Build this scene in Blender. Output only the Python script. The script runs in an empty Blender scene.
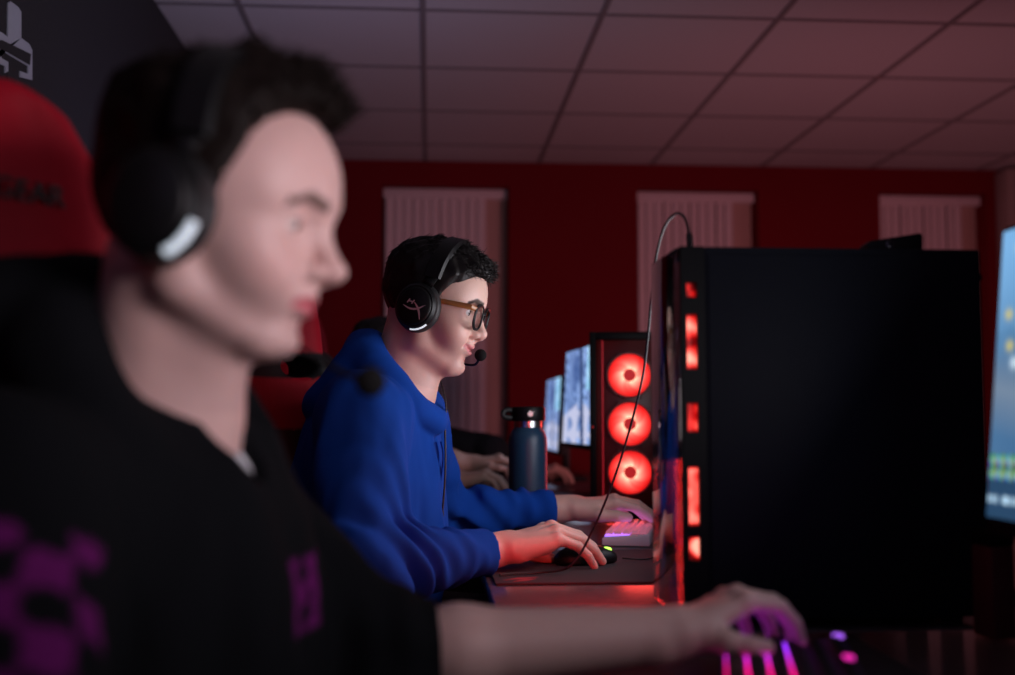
import bpy, bmesh, math, random
import numpy as np
from mathutils import Vector, Matrix

SC = bpy.context.scene
COL = SC.collection
PI = math.pi
R = math.radians
random.seed(7)

# ------------------------------------------------------------------ camera
FPX, PCX, PCY = 1100.0, 507.5, 337.5
CAM = Vector((0.0, 0.0, 1.01))
CROT = Matrix.Rotation(R(-4.03), 3, 'Z') @ Matrix.Rotation(PI / 2 + R(4.19), 3, 'X')


def ray(px, py):
    return CROT @ Vector(((px - PCX) / FPX, -(py - PCY) / FPX, -1.0))


def at(px, py, Y):
    d = ray(px, py)
    return CAM + d * (Y / d.y)


def at_x(px, py, X):
    d = ray(px, py)
    return CAM + d * (X / d.x)


def at_z(px, py, Z):
    d = ray(px, py)
    return CAM + d * ((Z - CAM.z) / d.z)


# ------------------------------------------------------------------ tagging
def tag(o, label=None, cat=None, group=None, kind=None):
    if label: o['label'] = label
    if cat: o['category'] = cat
    if group: o['group'] = group
    if kind: o['kind'] = kind
    return o


def thing(name, label, cat, loc=(0, 0, 0), rotz=0.0, group=None, mat=None):
    o = bpy.data.objects.new(name, None)
    COL.objects.link(o)
    o.empty_display_size = 0.05
    if mat is not None:
        o.matrix_world = mat
    else:
        o.location = loc
        o.rotation_euler = (0, 0, rotz)
    return tag(o, label, cat, group)


def link(name, me, mat, parent=None, smooth=False, angle=None):
    o = bpy.data.objects.new(name, me)
    COL.objects.link(o)
    if mat is not None:
        for m in (mat if isinstance(mat, (list, tuple)) else [mat]):
            me.materials.append(m)
    if parent is not None:
        o.parent = parent
    if smooth:
        me.polygons.foreach_set('use_smooth', [True] * len(me.polygons))
        if angle is not None:
            me.set_sharp_from_angle(angle=angle)
    return o


# ------------------------------------------------------------------ mesh builder
class MB:
    def __init__(self):
        self.bm = bmesh.new()

    def _merge(self, tmp, M=None, mi=0):
        if M is not None:
            tmp.transform(M)
        if mi:
            for f in tmp.faces: f.material_index = mi
        me = bpy.data.meshes.new('tmp')
        tmp.to_mesh(me); tmp.free()
        self.bm.from_mesh(me)
        bpy.data.meshes.remove(me)

    def box(self, lo, hi, bev=0.0, seg=2, M=None, mi=0):
        t = bmesh.new()
        bmesh.ops.create_cube(t, size=1.0)
        lo, hi = Vector(lo), Vector(hi)
        s = hi - lo
        for v in t.verts:
            v.co = Vector((v.co.x * s.x, v.co.y * s.y, v.co.z * s.z)) + (lo + hi) / 2
        if bev > 0:
            bmesh.ops.bevel(t, geom=list(t.edges), offset=min(bev, min(abs(c) for c in s) * 0.49), segments=seg, profile=0.5, affect='EDGES')
        self._merge(t, M, mi)
        return self

    def prism(self, pts, axis, a, b, bev=0.0, M=None, mi=0):
        """pts: 2D outline; axis 'x','y','z' extruded from a to b"""
        t = bmesh.new()
        def mk(p, h):
            if axis == 'x': return (h, p[0], p[1])
            if axis == 'y': return (p[0], h, p[1])
            return (p[0], p[1], h)
        va = [t.verts.new(mk(p, a)) for p in pts]
        vb = [t.verts.new(mk(p, b)) for p in pts]
        n = len(pts)
        t.faces.new(va); t.faces.new(vb[::-1])
        for i in range(n):
            t.faces.new((va[i], vb[i], vb[(i + 1) % n], va[(i + 1) % n]))
        bmesh.ops.recalc_face_normals(t, faces=list(t.faces))
        if bev > 0:
            bmesh.ops.bevel(t, geom=list(t.edges), offset=bev, segments=2, profile=0.5, affect='EDGES')
        self._merge(t, M, mi)
        return self

    def lathe(self, prof, seg=32, M=None, mi=0, close=False):
        """prof: list of (r,z) revolved about z"""
        t = bmesh.new()
        rows = []
        for r, z in prof:
            if r < 1e-6:
                rows.append([t.verts.new((0, 0, z))])
            else:
                rows.append([t.verts.new((r * math.cos(2 * PI * k / seg), r * math.sin(2 * PI * k / seg), z)) for k in range(seg)])
        pairs = list(zip(rows[:-1], rows[1:]))
        if close: pairs.append((rows[-1], rows[0]))
        for a, b in pairs:
            for k in range(seg):
                k2 = (k + 1) % seg
                if len(a) == 1 and len(b) == 1: continue
                if len(a) == 1: t.faces.new((a[0], b[k], b[k2]))
                elif len(b) == 1: t.faces.new((a[k], b[0], a[k2]))
                else: t.faces.new((a[k], b[k], b[k2], a[k2]))
        bmesh.ops.recalc_face_normals(t, faces=list(t.faces))
        self._merge(t, M, mi)
        return self

    def tube(self, pts, r, seg=10, M=None, mi=0, closed=False, flat=None, ref=None):
        """sweep a circle (or ellipse: flat=(a,b) with a along ref) along pts; r float or list"""
        t = bmesh.new()
        P = [Vector(p) for p in pts]
        n = len(P)
        rings = []
        up = Vector(ref) if ref is not None else Vector((0.123, 0.31, 0.94))
        prev = None
        for i in range(n):
            if closed:
                d = (P[(i + 1) % n] - P[i - 1])
            else:
                d = P[min(i + 1, n - 1)] - P[max(i - 1, 0)]
            d.normalize()
            u = (up if ref is not None or prev is None else prev)
            a = u - d * u.dot(d)
            if a.length < 1e-5: a = Vector((1, 0, 0)) - d * d.x
            a.normalize(); prev = a
            b = d.cross(a)
            rr = r[i] if isinstance(r, (list, tuple)) else r
            fa, fb = flat if flat else (1, 1)
            rings.append([t.verts.new(P[i] + a * (math.cos(2 * PI * k / seg) * rr * fa) + b * (math.sin(2 * PI * k / seg) * rr * fb)) for k in range(seg)])
        for i in range(n if closed else n - 1):
            A, B = rings[i], rings[(i + 1) % n]
            for k in range(seg):
                t.faces.new((A[k], A[(k + 1) % seg], B[(k + 1) % seg], B[k]))
        if not closed:
            t.faces.new(rings[0][::-1]); t.faces.new(rings[-1])
        bmesh.ops.recalc_face_normals(t, faces=list(t.faces))
        self._merge(t, M, mi)
        return self

    def ball(self, c, r, seg=20, M=None, mi=0):
        t = bmesh.new()
        bmesh.ops.create_uvsphere(t, u_segments=seg, v_segments=max(8, seg * 2 // 3), radius=1.0)
        rr = Vector(r) if hasattr(r, '__len__') else Vector((r, r, r))
        for v in t.verts:
            v.co = Vector((v.co.x * rr.x, v.co.y * rr.y, v.co.z * rr.z)) + Vector(c)
        self._merge(t, M, mi)
        return self

    def build(self, name, mat, parent=None, smooth=True, angle=R(35)):
        me = bpy.data.meshes.new(name)
        self.bm.to_mesh(me); self.bm.free()
        return link(name, me, mat, parent, smooth, angle)


def spline(pts, n=8):
    """Catmull-Rom through pts"""
    P = [Vector(p) for p in pts]
    out = []
    for i in range(len(P) - 1):
        p0, p1, p2, p3 = P[max(i - 1, 0)], P[i], P[i + 1], P[min(i + 2, len(P) - 1)]
        for k in range(n):
            t = k / n
            out.append(0.5 * ((2 * p1) + (p2 - p0) * t + (2 * p0 - 5 * p1 + 4 * p2 - p3) * t * t + (3 * p1 - p0 - 3 * p2 + p3) * t ** 3))
    out.append(P[-1])
    return out


def axis_y(loc):   # lathe z axis -> +y
    return Matrix.Translation(loc) @ Matrix.Rotation(-PI / 2, 4, 'X')


def text_mesh(body, size, depth):
    cu = bpy.data.curves.new('txt', 'FONT')
    cu.body = body; cu.size = size; cu.extrude = depth; cu.align_x = 'CENTER'; cu.align_y = 'CENTER'
    o = bpy.data.objects.new('txt', cu)
    COL.objects.link(o)
    dg = bpy.context.evaluated_depsgraph_get()
    me = bpy.data.meshes.new_from_object(o.evaluated_get(dg))
    bpy.data.objects.remove(o)
    me.materials.clear()
    return me


# ------------------------------------------------------------------ materials
def mat(name, color, rough=0.6, metal=0.0, spec=0.5, noise=None, bump=None, emit=None, estr=0.0, attr=None, sheen=0.0, coat=0.0,
        emit_attr=False, sss=0.0, trans=0.0, alpha=1.0):
    m = bpy.data.materials.new(name)
    m.use_nodes = True
    nt = m.node_tree
    b = nt.nodes['Principled BSDF']
    I = b.inputs
    c = tuple(color) + (1.0,) if len(color) == 3 else tuple(color)
    I['Base Color'].default_value = c
    I['Roughness'].default_value = rough
    I['Metallic'].default_value = metal
    I['Specular IOR Level'].default_value = spec
    if sheen: I['Sheen Weight'].default_value = sheen
    if coat:
        I['Coat Weight'].default_value = coat; I['Coat Roughness'].default_value = 0.08
    if trans: I['Transmission Weight'].default_value = trans
    if alpha < 1: I['Alpha'].default_value = alpha
    if sss:
        I['Subsurface Weight'].default_value = sss
        I['Subsurface Radius'].default_value = (0.012, 0.005, 0.003)
        I['Subsurface Scale'].default_value = 1.0
    tc = nt.nodes.new('ShaderNodeTexCoord')
    src = None
    if attr:
        a = nt.nodes.new('ShaderNodeVertexColor'); a.layer_name = attr
        src = a.outputs['Color']
        if emit_attr:
            nt.links.new(src, I['Emission Color'])
        else:
            nt.links.new(src, I['Base Color'])
    if noise:
        scale, amt = noise[0], noise[1]
        n = nt.nodes.new('ShaderNodeTexNoise'); n.inputs['Scale'].default_value = scale; n.inputs['Detail'].default_value = 5
        nt.links.new(tc.outputs['Object'], n.inputs['Vector'])
        mr = nt.nodes.new('ShaderNodeMapRange')
        mr.inputs['To Min'].default_value = 1 - amt; mr.inputs['To Max'].default_value = 1 + amt
        nt.links.new(n.outputs['Fac'], mr.inputs['Value'])
        mx = nt.nodes.new('ShaderNodeMix'); mx.data_type = 'RGBA'; mx.blend_type = 'MULTIPLY'
        mx.inputs['Factor'].default_value = 1.0
        if src is not None and not emit_attr: nt.links.new(src, mx.inputs['A'])
        else: mx.inputs['A'].default_value = c
        nt.links.new(mr.outputs['Result'], mx.inputs['B'])
        nt.links.new(mx.outputs['Result'], I['Base Color'])
    if bump:
        scale, strength, dist = bump
        n = nt.nodes.new('ShaderNodeTexNoise'); n.inputs['Scale'].default_value = scale; n.inputs['Detail'].default_value = 4
        nt.links.new(tc.outputs['Object'], n.inputs['Vector'])
        bp = nt.nodes.new('ShaderNodeBump'); bp.inputs['Strength'].default_value = strength; bp.inputs['Distance'].default_value = dist
        nt.links.new(n.outputs['Fac'], bp.inputs['Height'])
        nt.links.new(bp.outputs['Normal'], I['Normal'])
    if emit is not None:
        I['Emission Color'].default_value = tuple(emit) + (1.0,)
    if estr: I['Emission Strength'].default_value = estr
    return m


def tinted_glass(name, tint, refl=1.0):
    m = bpy.data.materials.new(name); m.use_nodes = True
    nt = m.node_tree; nt.nodes.clear()
    out = nt.nodes.new('ShaderNodeOutputMaterial'); mx = nt.nodes.new('ShaderNodeMixShader')
    t = nt.nodes.new('ShaderNodeBsdfTransparent'); g = nt.nodes.new('ShaderNodeBsdfGlossy'); fr = nt.nodes.new('ShaderNodeFresnel')
    tc = nt.nodes.new('ShaderNodeTexCoord'); n = nt.nodes.new('ShaderNodeTexNoise'); n.inputs['Scale'].default_value = 6
    mr = nt.nodes.new('ShaderNodeMapRange'); mr.inputs['To Min'].default_value = .045; mr.inputs['To Max'].default_value = .07
    nt.links.new(tc.outputs['Object'], n.inputs['Vector']); nt.links.new(n.outputs['Fac'], mr.inputs['Value']); nt.links.new(mr.outputs['Result'], g.inputs['Roughness'])
    t.inputs['Color'].default_value = tuple(tint) + (1,)
    g.inputs['Color'].default_value = (refl, refl, refl, 1)
    fr.inputs['IOR'].default_value = 1.5
    nt.links.new(fr.outputs['Fac'], mx.inputs['Fac']); nt.links.new(t.outputs['BSDF'], mx.inputs[1]); nt.links.new(g.outputs['BSDF'], mx.inputs[2])
    nt.links.new(mx.outputs['Shader'], out.inputs['Surface'])
    return m


def set_colors(me, cols, name='col'):
    a = me.color_attributes.new(name, 'FLOAT_COLOR', 'POINT')
    c = np.ones((len(me.vertices), 4), dtype=np.float32)
    c[:, :3] = cols
    a.data.foreach_set('color', c.ravel())


# ------------------------------------------------------------------ distance fields
def V3(p): return np.array([p[0], p[1], p[2]], dtype=np.float64)


def sm(a, b, k):
    h = np.maximum(k - np.abs(a - b), 0.0) / k
    return np.minimum(a, b) - h * h * k * 0.25


def sx(a, b, k): return -sm(-a, -b, k)


def rc(P, a, b, r1, r2):
    a, b = V3(a), V3(b)
    ba = b - a
    pa = P - a
    t = np.clip(pa @ ba / max(ba @ ba, 1e-12), 0, 1)
    d = pa - t[:, None] * ba
    return np.sqrt((d * d).sum(1)) - (r1 + (r2 - r1) * t)


def ell(P, c, r):
    q = P - V3(c); r = V3(r)
    k0 = np.sqrt(((q / r) ** 2).sum(1)) + 1e-9
    k1 = np.sqrt(((q / (r * r)) ** 2).sum(1)) + 1e-9
    return k0 * (k0 - 1.0) / k1


def sph(P, c, r):
    q = P - V3(c)
    return np.sqrt((q * q).sum(1)) - r


def local(P, o, M):
    """world points -> local of frame with columns M (3x3 numpy) at o"""
    return (P - V3(o)) @ M


def near(P, c, rad, fn):
    """evaluate fn only within rad of c; elsewhere a safe distance"""
    q = np.sqrt(((P - V3(c)) ** 2).sum(1))
    out = q - rad + 0.06
    m = q < rad
    if m.any():
        out[m] = fn(P[m])
    return out


def wob(P, f, seed=0):
    """smooth pseudo noise in -1..1"""
    s = seed * 1.7
    x, y, z = P[:, 0] * f, P[:, 1] * f, P[:, 2] * f
    return (np.sin(x + 1.3 * np.sin(y * 1.1 + s) + s) + np.sin(y * 1.2 + 1.4 * np.sin(z * 0.9 + 2 + s)) + np.sin(z * 1.1 + 1.2 * np.sin(x * 1.05 + 4 - s))) / 3.0


def polygonize(f, lo, hi, h, relax=1):
    """surface nets over the zero set of f in the box lo..hi at step h"""
    B = 4
    lo = V3(lo); hi = V3(hi)
    nb = np.ceil((hi - lo) / (B * h)).astype(int)
    g = np.stack(np.meshgrid(*[np.arange(n) for n in nb], indexing='ij'), -1).reshape(-1, 3)
    ctr = lo + (g + 0.5) * B * h
    d = np.concatenate([f(ctr[i:i + 200000]) for i in range(0, len(ctr), 200000)])
    act = g[np.abs(d) < B * h * 1.35]
    off = np.stack(np.meshgrid(*[np.arange(B + 1)] * 3, indexing='ij'), -1).reshape(-1, 3)
    N = nb * B + 2
    def key(c): return (c[..., 0] * N[1] + c[..., 1]) * N[2] + c[..., 2]
    pts = (act[:, None, :] * B + off[None]).reshape(-1, 3)
    uk = np.unique(key(pts))
    up = np.stack([uk // (N[1] * N[2]), (uk // N[2]) % N[1], uk % N[2]], -1)
    W = lo + up * h
    val = np.concatenate([f(W[i:i + 300000]) for i in range(0, len(W), 300000)])
    coff = np.stack(np.meshgrid(*[np.arange(B)] * 3, indexing='ij'), -1).reshape(-1, 3)
    cells = (act[:, None, :] * B + coff[None]).reshape(-1, 3)
    corner = np.array([[i, j, k] for i in (0, 1) for j in (0, 1) for k in (0, 1)])
    def gv(c): return val[np.searchsorted(uk, key(c))]
    cv = np.stack([gv(cells + c) for c in corner], 1)
    neg = cv < 0
    mixed = neg.any(1) & ~neg.all(1)
    cells, cv = cells[mixed], cv[mixed]
    acc = np.zeros((len(cells), 3)); cnt = np.zeros(len(cells))
    for a in range(8):
        for b in range(a + 1, 8):
            if np.abs(corner[a] - corner[b]).sum() != 1: continue
            va, vb = cv[:, a], cv[:, b]
            m = (va < 0) != (vb < 0)
            t = np.where(m, va / np.where(m, va - vb, 1.0), 0)
            p = corner[a] + t[:, None] * (corner[b] - corner[a])
            acc[m] += p[m]; cnt[m] += 1
    verts = lo + (cells + acc / cnt[:, None]) * h
    ck = key(cells)
    order = np.argsort(ck); sk = ck[order]
    def idx(c):
        k = key(c); j = np.searchsorted(sk, k); j = np.minimum(j, len(sk) - 1)
        return np.where(sk[j] == k, order[j], -1)
    faces = []
    c0 = cv[:, 0]
    for ax, ci in ((0, 4), (1, 2), (2, 1)):
        c1 = cv[:, ci]
        m = (c0 < 0) != (c1 < 0)
        cc = cells[m]
        u = np.zeros(3, int); v = np.zeros(3, int); u[(ax + 1) % 3] = 1; v[(ax + 2) % 3] = 1
        q = np.stack([idx(cc), idx(cc - u), idx(cc - u - v), idx(cc - v)], 1)
        flip = c0[m] >= 0
        q[flip] = q[flip][:, ::-1]
        faces.append(q[(q >= 0).all(1)])
    faces = np.concatenate(faces)
    for _ in range(relax):      # pull the vertices onto the surface
        e = h * 0.3
        fv = f(verts)
        gr = np.stack([f(verts + np.eye(3)[i] * e) - fv for i in range(3)], 1) / e
        verts = verts - np.clip(fv / np.maximum((gr * gr).sum(1), 0.3), -h * 0.5, h * 0.5)[:, None] * gr
    return verts, faces


def np_mesh(name, verts, faces):
    me = bpy.data.meshes.new(name)
    me.vertices.add(len(verts))
    me.vertices.foreach_set('co', np.asarray(verts, dtype=np.float32).ravel())
    k = faces.shape[1]
    me.loops.add(len(faces) * k); me.polygons.add(len(faces))
    me.loops.foreach_set('vertex_index', faces.astype(np.int32).ravel())
    me.polygons.foreach_set('loop_start', np.arange(0, len(faces) * k, k, dtype=np.int32))
    me.polygons.foreach_set('use_smooth', np.ones(len(faces), dtype=bool))
    me.update(calc_edges=True)
    me.validate()
    return me
# ------------------------------------------------------------------ people
def frame(yaw, pitch, roll=0.0):
    """columns forward, left, up; yaw turns to +Y, pitch tips the front down"""
    c, s = math.cos(yaw), math.sin(yaw)
    cp, sp = math.cos(pitch), math.sin(pitch)
    f = np.array([c * cp, s * cp, -sp]); l = np.array([-s, c, 0.0]); u = np.array([c * sp, s * sp, cp])
    cr, sr = math.cos(roll), math.sin(roll)
    return np.stack([f, l * cr + u * sr, u * cr - l * sr], 1)


def to_mat(M, o):
    m = Matrix.Identity(4)
    for i in range(3):
        for j in range(3): m[i][j] = float(M[i, j])
        m[i][3] = float(o[i])
    return m


EYE = (0.0745, 0.032, 0.021)


def squash(L, k):
    """a shorter or longer lower face"""
    A = L.copy()
    A[:, 2] = np.where(A[:, 2] < 0.03, 0.03 + (A[:, 2] - 0.03) / k, A[:, 2])
    return A


def head_sdf(L, smile=0.0, lid=0.0, nose=1.0, jaw=1.0, short=1.0):
    """a face in its own frame: x forward, z up, origin between the ear canals"""
    A = squash(L, short); A[:, 1] = np.sqrt(A[:, 1] ** 2 + 1e-8)
    d = ell(A, (0.000, 0, 0.047), (0.096, 0.076, 0.083))
    d = sm(d, ell(A, (0.040, 0, 0.048), (0.054, 0.062, 0.062)), 0.03)
    d = sm(d, ell(A, (0.040, 0, -0.018), (0.046, 0.052, 0.068)), 0.03)
    d = sm(d, rc(A, (-0.004, 0.058, -0.004), (0.008, 0.050, -0.054), 0.013, 0.012 * jaw), 0.03)
    d = sm(d, rc(A, (0.008, 0.050, -0.054), (0.066, 0.016, -0.086), 0.013 * jaw, 0.015), 0.028)
    d = sm(d, ell(A, (0.054, 0.041, -0.010), (0.024, 0.020, 0.020)), 0.025)
    d = sm(d, ell(A, (0.064, 0.030, -0.030), (0.024, 0.020, 0.022)), 0.025)
    d = sm(d, rc(A, (0.083, 0.010, 0.041), (0.060, 0.047, 0.040), 0.0105, 0.008), 0.018)
    d = sm(d, ell(A, (0.070, 0, -0.045), (0.028, 0.028, 0.026)), 0.02)
    d = sm(d, ell(A, (0.076, 0, -0.084), (0.018, 0.019, 0.014)), 0.022)
    d = sx(d, -sph(A, (0.101, 0.034, 0.020), 0.019), 0.016)
    # eyelids round the ball, with the slit left open
    e = V3(EYE)
    q = A - e
    ball = np.sqrt((q * q).sum(1)) - 0.0138
    slit = ell(A, (e[0] + 0.015, e[1], e[2] - 0.0005 - 0.003 * lid), (0.020, 0.0142, 0.0060 * (1 - lid) + 0.0010))
    d = sm(d, ball, 0.006)
    d = sx(d, -np.maximum(slit, -(np.sqrt((q * q).sum(1)) - 0.0105)), 0.0015)
    # nose
    n = rc(A, (0.089, 0, 0.030), (0.108 * nose, 0, -0.010), 0.0075, 0.0095)
    n = sm(n, ell(A, (0.1085 * nose, 0, -0.0125), (0.0115, 0.0105, 0.0100)), 0.008)
    n = sm(n, ell(A, (0.0985, 0.0125, -0.0165), (0.0115, 0.0068, 0.0080)), 0.005)
    n = sm(n, rc(A, (0.095, 0, -0.030), (0.108, 0, -0.020), 0.006, 0.005), 0.006)
    n = sx(n, -ell(A, (0.1035, 0.0068, -0.0255), (0.0060, 0.0030, 0.0050)), 0.003)
    d = sm(d, n, 0.010)
    # mouth; the corners rise with the smile
    z = A[:, 2] - smile * np.minimum(A[:, 1] / 0.022, 1.3) ** 2
    S = A.copy(); S[:, 2] = z
    S[:, 0] += smile * 0.5 * np.minimum(A[:, 1] / 0.022, 1.3)
    S[:, 1] /= 1 + smile * 44
    d = sm(d, ell(S, (0.0935, 0, -0.0405), (0.0090, 0.021, 0.0052)), 0.006)
    d = sm(d, ell(S, (0.0925, 0, -0.0525), (0.0090, 0.017, 0.0058)), 0.006)
    d = sx(d, -ell(S, (0.1045 - 0.3 * smile, 0, -0.0464), (0.0090, 0.0215, 0.0022)), 0.0035)
    d = sx(d, -ell(A, (0.1050, 0, -0.0670), (0.0140, 0.022, 0.0060)), 0.012)
    if smile > 0:      # cheek pushed up, crease from the nose wing
        d = sm(d, ell(A, (0.066, 0.036, -0.024), (0.018, 0.016, 0.016)), 0.02)
        d = sx(d, -rc(A, (0.0935, 0.021, -0.026), (0.0885, 0.030, -0.042), 0.0018, 0.0004), 0.008)
    # ears
    d = sm(d, ell(A, (-0.008, 0.076, 0.004), (0.018, 0.010, 0.030)), 0.008)
    return d


def head_color(L, skin, lip, brow, stubble, hairc, smile=0.0):
    A = L.copy(); A[:, 1] = np.abs(A[:, 1])
    n = len(A)
    c = np.tile(np.array(skin), (n, 1))
    def mixc(c, col, w): return c + (np.array(col) - c) * np.clip(w, 0, 1)[:, None]
    # warmer cheeks and nose
    c = mixc(c, (skin[0] * 1.0, skin[1] * 0.78, skin[2] * 0.78), 0.5 * np.exp(-(((A - V3((0.075, 0.04, -0.022))) / 0.02) ** 2).sum(1)) + 0.5 * np.exp(-(((A - V3((0.112, 0, -0.015))) / 0.012) ** 2).sum(1)))
    z = A[:, 2] - smile * np.minimum(A[:, 1] / 0.022, 1.3) ** 2
    my = A[:, 1] / (1 + smile * 44)
    w = 1.0 - (np.abs(z + 0.0470) / (0.0098 * np.sqrt(np.clip(1 - (my / 0.0245) ** 2, 0.0005, 1)))) ** 3
    c = mixc(c, lip, np.where((A[:, 0] > 0.075) & (my < 0.0238), np.clip(w * 2.0, 0, 1), 0))
    # brows
    zb = 0.041 + 0.004 * np.clip((A[:, 1] - 0.014) / 0.02, 0, 1) - 0.010 * np.clip((A[:, 1] - 0.036) / 0.016, 0, 1)
    w = 1.0 - (np.abs(A[:, 2] - zb) / 0.0052) ** 2
    w = np.where((A[:, 1] > 0.012) & (A[:, 1] < 0.052) & (A[:, 0] > 0.045), w, 0)
    c = mixc(c, brow, np.clip(w * 1.6, 0, 0.92))
    # lashes along the slit
    q = A - V3(EYE)
    w = 1 - ((q[:, 2] - 0.0035) / 0.0018) ** 2 - (q[:, 1] / 0.013) ** 4
    c = mixc(c, brow, np.where(q[:, 0] > 0.004, np.clip(w * 1.5, 0, 0.9), 0))
    # shadow of a shaved beard
    w = np.clip((-0.032 - A[:, 2]) / 0.02, 0, 1) * np.clip((A[:, 0] + 0.005) / 0.02, 0, 1) * stubble
    c = mixc(c, (skin[0] * 0.62, skin[1] * 0.62, skin[2] * 0.66), np.where(w > 0, w * np.clip(1 - np.clip(1.0 - np.maximum(np.abs(z + 0.0468) / 0.012, A[:, 1] / 0.027), 0, 1) * 3, 0, 1), 0))
    return c


def hair_line(A, lines):
    """signed height above the hairline: lines = [(x, z)...] from nape to brow"""
    xs = [p[0] for p in lines]; zs = [p[1] for p in lines]
    return A[:, 2] - np.interp(A[:, 0], xs, zs)


def hair_sdf(L, lines, top=0.016, side=0.004, quiff=None, seed=0, rough=0.0025):
    A = L.copy(); A[:, 1] = np.sqrt(A[:, 1] ** 2 + 1e-8)
    d = ell(A, (0.000, 0, 0.047), (0.096, 0.076, 0.083))
    d = sm(d, ell(A, (0.040, 0, 0.048), (0.054, 0.062, 0.062)), 0.03)
    k = np.clip((L[:, 2] - 0.045) / 0.07, 0, 1)
    th = side + (top - side) * k * k * (3 - 2 * k)
    g = hair_line(A, lines)
    th = th * np.clip(0.25 + g / 0.02, 0.0, 1)
    streak = np.sin(L[:, 1] * 420 + 3 * np.sin(L[:, 0] * 40 + seed)) * 0.6 + wob(L, 130, seed)
    d = d - th + rough * streak * (0.4 + k)
    if quiff is not None:
        for (a, b, r1, r2) in quiff:
            d = sm(d, rc(L, a, b, r1, r2) + rough * 1.6 * streak, 0.018)
    return np.maximum(d, -g * 0.75)


def tufts(verts, normals, n, flow, length, rad, seed):
    """thin bent locks growing out of the hair's surface"""
    rnd = np.random.default_rng(seed)
    pick = rnd.choice(len(verts), n, replace=len(verts) < n)
    V, Fc = [], []
    for i in pick:
        p, nn = verts[i], normals[i]
        f = flow(p) + rnd.normal(0, 0.22, 3)
        f -= nn * (f @ nn) * 0.75
        f /= np.linalg.norm(f) + 1e-9
        ln = length * rnd.uniform(0.6, 1.3)
        s = np.cross(f, nn); s /= np.linalg.norm(s) + 1e-9
        r = rad * rnd.uniform(0.7, 1.3)
        base = len(V)
        p = p - nn * 0.003
        for t in (0.0, 0.4, 0.75):
            c = p + f * ln * t + nn * ln * (0.42 * t - 0.22 * t * t)
            w = r * (1 - t * 0.75)
            for a in (0, 2 * PI / 3, 4 * PI / 3):
                V.append(c + s * w * math.cos(a) + nn * w * math.sin(a))
        V.append(p + f * ln + nn * ln * 0.2)
        for k in (0, 3):
            for j in range(3):
                a, b = base + k + j, base + k + (j + 1) % 3
                Fc.append((a, b, b + 3)); Fc.append((a, b + 3, a + 3))
        for j in range(3):
            Fc.append((base + 6 + j, base + 6 + (j + 1) % 3, base + 9))
    return np.array(V), np.array(Fc)


FINGERS = (   # root from the wrist (forward, to the thumb, dorsal), three bone lengths, root radius
    ((0.088, 0.027, 0.002), (0.043, 0.026, 0.021), 0.0092),
    ((0.091, 0.006, 0.006), (0.047, 0.030, 0.022), 0.0094),
    ((0.086, -0.015, 0.004), (0.043, 0.028, 0.021), 0.0089),
    ((0.076, -0.034, -0.002), (0.034, 0.021, 0.019), 0.0079),
)


def make_hand(W, fwd, up, thumb_side, curls, splay, thumb, sc=1.0):
    """distance field of a hand: curls = per finger (root, middle, end) bends in degrees; thumb = four points in hand space"""
    f = V3(Vector(fwd).normalized())
    u = V3(up) - f * (V3(up) @ f); u /= np.linalg.norm(u)
    s = np.cross(u, f)
    if s @ V3(thumb_side) < 0: s = -s
    M = np.stack([f, s, u], 1)
    W = V3(W)
    chains = []
    for (root, ls, r), cu, sp in zip(FINGERS, curls, splay):
        a = R(sp); ang = 0.0
        p = V3(root) * sc
        pts = [p]
        for ln, c in zip(ls, cu):
            ang += R(c)
            dvec = np.array([math.cos(a) * math.cos(ang), math.sin(a) * math.cos(ang), -math.sin(ang)])
            p = p + dvec * ln * sc
            pts.append(p)
        chains.append((pts, r * sc))
    T = [V3(p) * sc for p in thumb]

    def fn(P):
        L = local(P, W, M)
        d = rc(L, (-0.02 * sc, 0, 0), (0.015 * sc, 0, 0), 0.024 * sc, 0.023 * sc)
        for (root, ls, r), q in zip(FINGERS, (0.017, 0.004, -0.008, -0.018)):
            x = V3(root) * sc
            d = sm(d, rc(L, (0.010 * sc, q * sc, 0), (x[0] - 0.004, x[1] * 0.95, x[2] - 0.003), 0.0165 * sc, 0.0115 * sc), 0.010)
        d = sm(d, rc(L, (0.022 * sc, 0.016 * sc, -0.010 * sc), T[1], 0.017 * sc, 0.0125 * sc), 0.012)
        d = sm(d, rc(L, (0.020 * sc, -0.018 * sc, -0.010 * sc), (0.060 * sc, -0.026 * sc, -0.008 * sc), 0.014 * sc, 0.012 * sc), 0.012)
        fd = None
        for pts, r in chains:
            x = rc(L, pts[0], pts[1], r * 1.06, r * 0.94)
            x = sm(x, sph(L, pts[0] + np.array([0, 0, 0.0012]), r * 1.12), 0.005)
            x = sm(x, rc(L, pts[1], pts[2], r * 0.98, r * 0.86), 0.002)
            x = sm(x, rc(L, pts[2], pts[3], r * 0.88, r * 0.74), 0.002)
            fd = x if fd is None else sm(fd, x, 0.0015)
        d = sm(d, fd, 0.007)
        t = rc(L, T[1], T[2], 0.0122 * sc, 0.0105 * sc)
        t = sm(t, rc(L, T[2], T[3], 0.0108 * sc, 0.0082 * sc), 0.003)
        return sm(d, t, 0.006)
    c = W + f * 0.09 * sc
    tips = [W + M @ ch[0][-1] for ch in chains]
    return fn, c, tips, M


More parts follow.
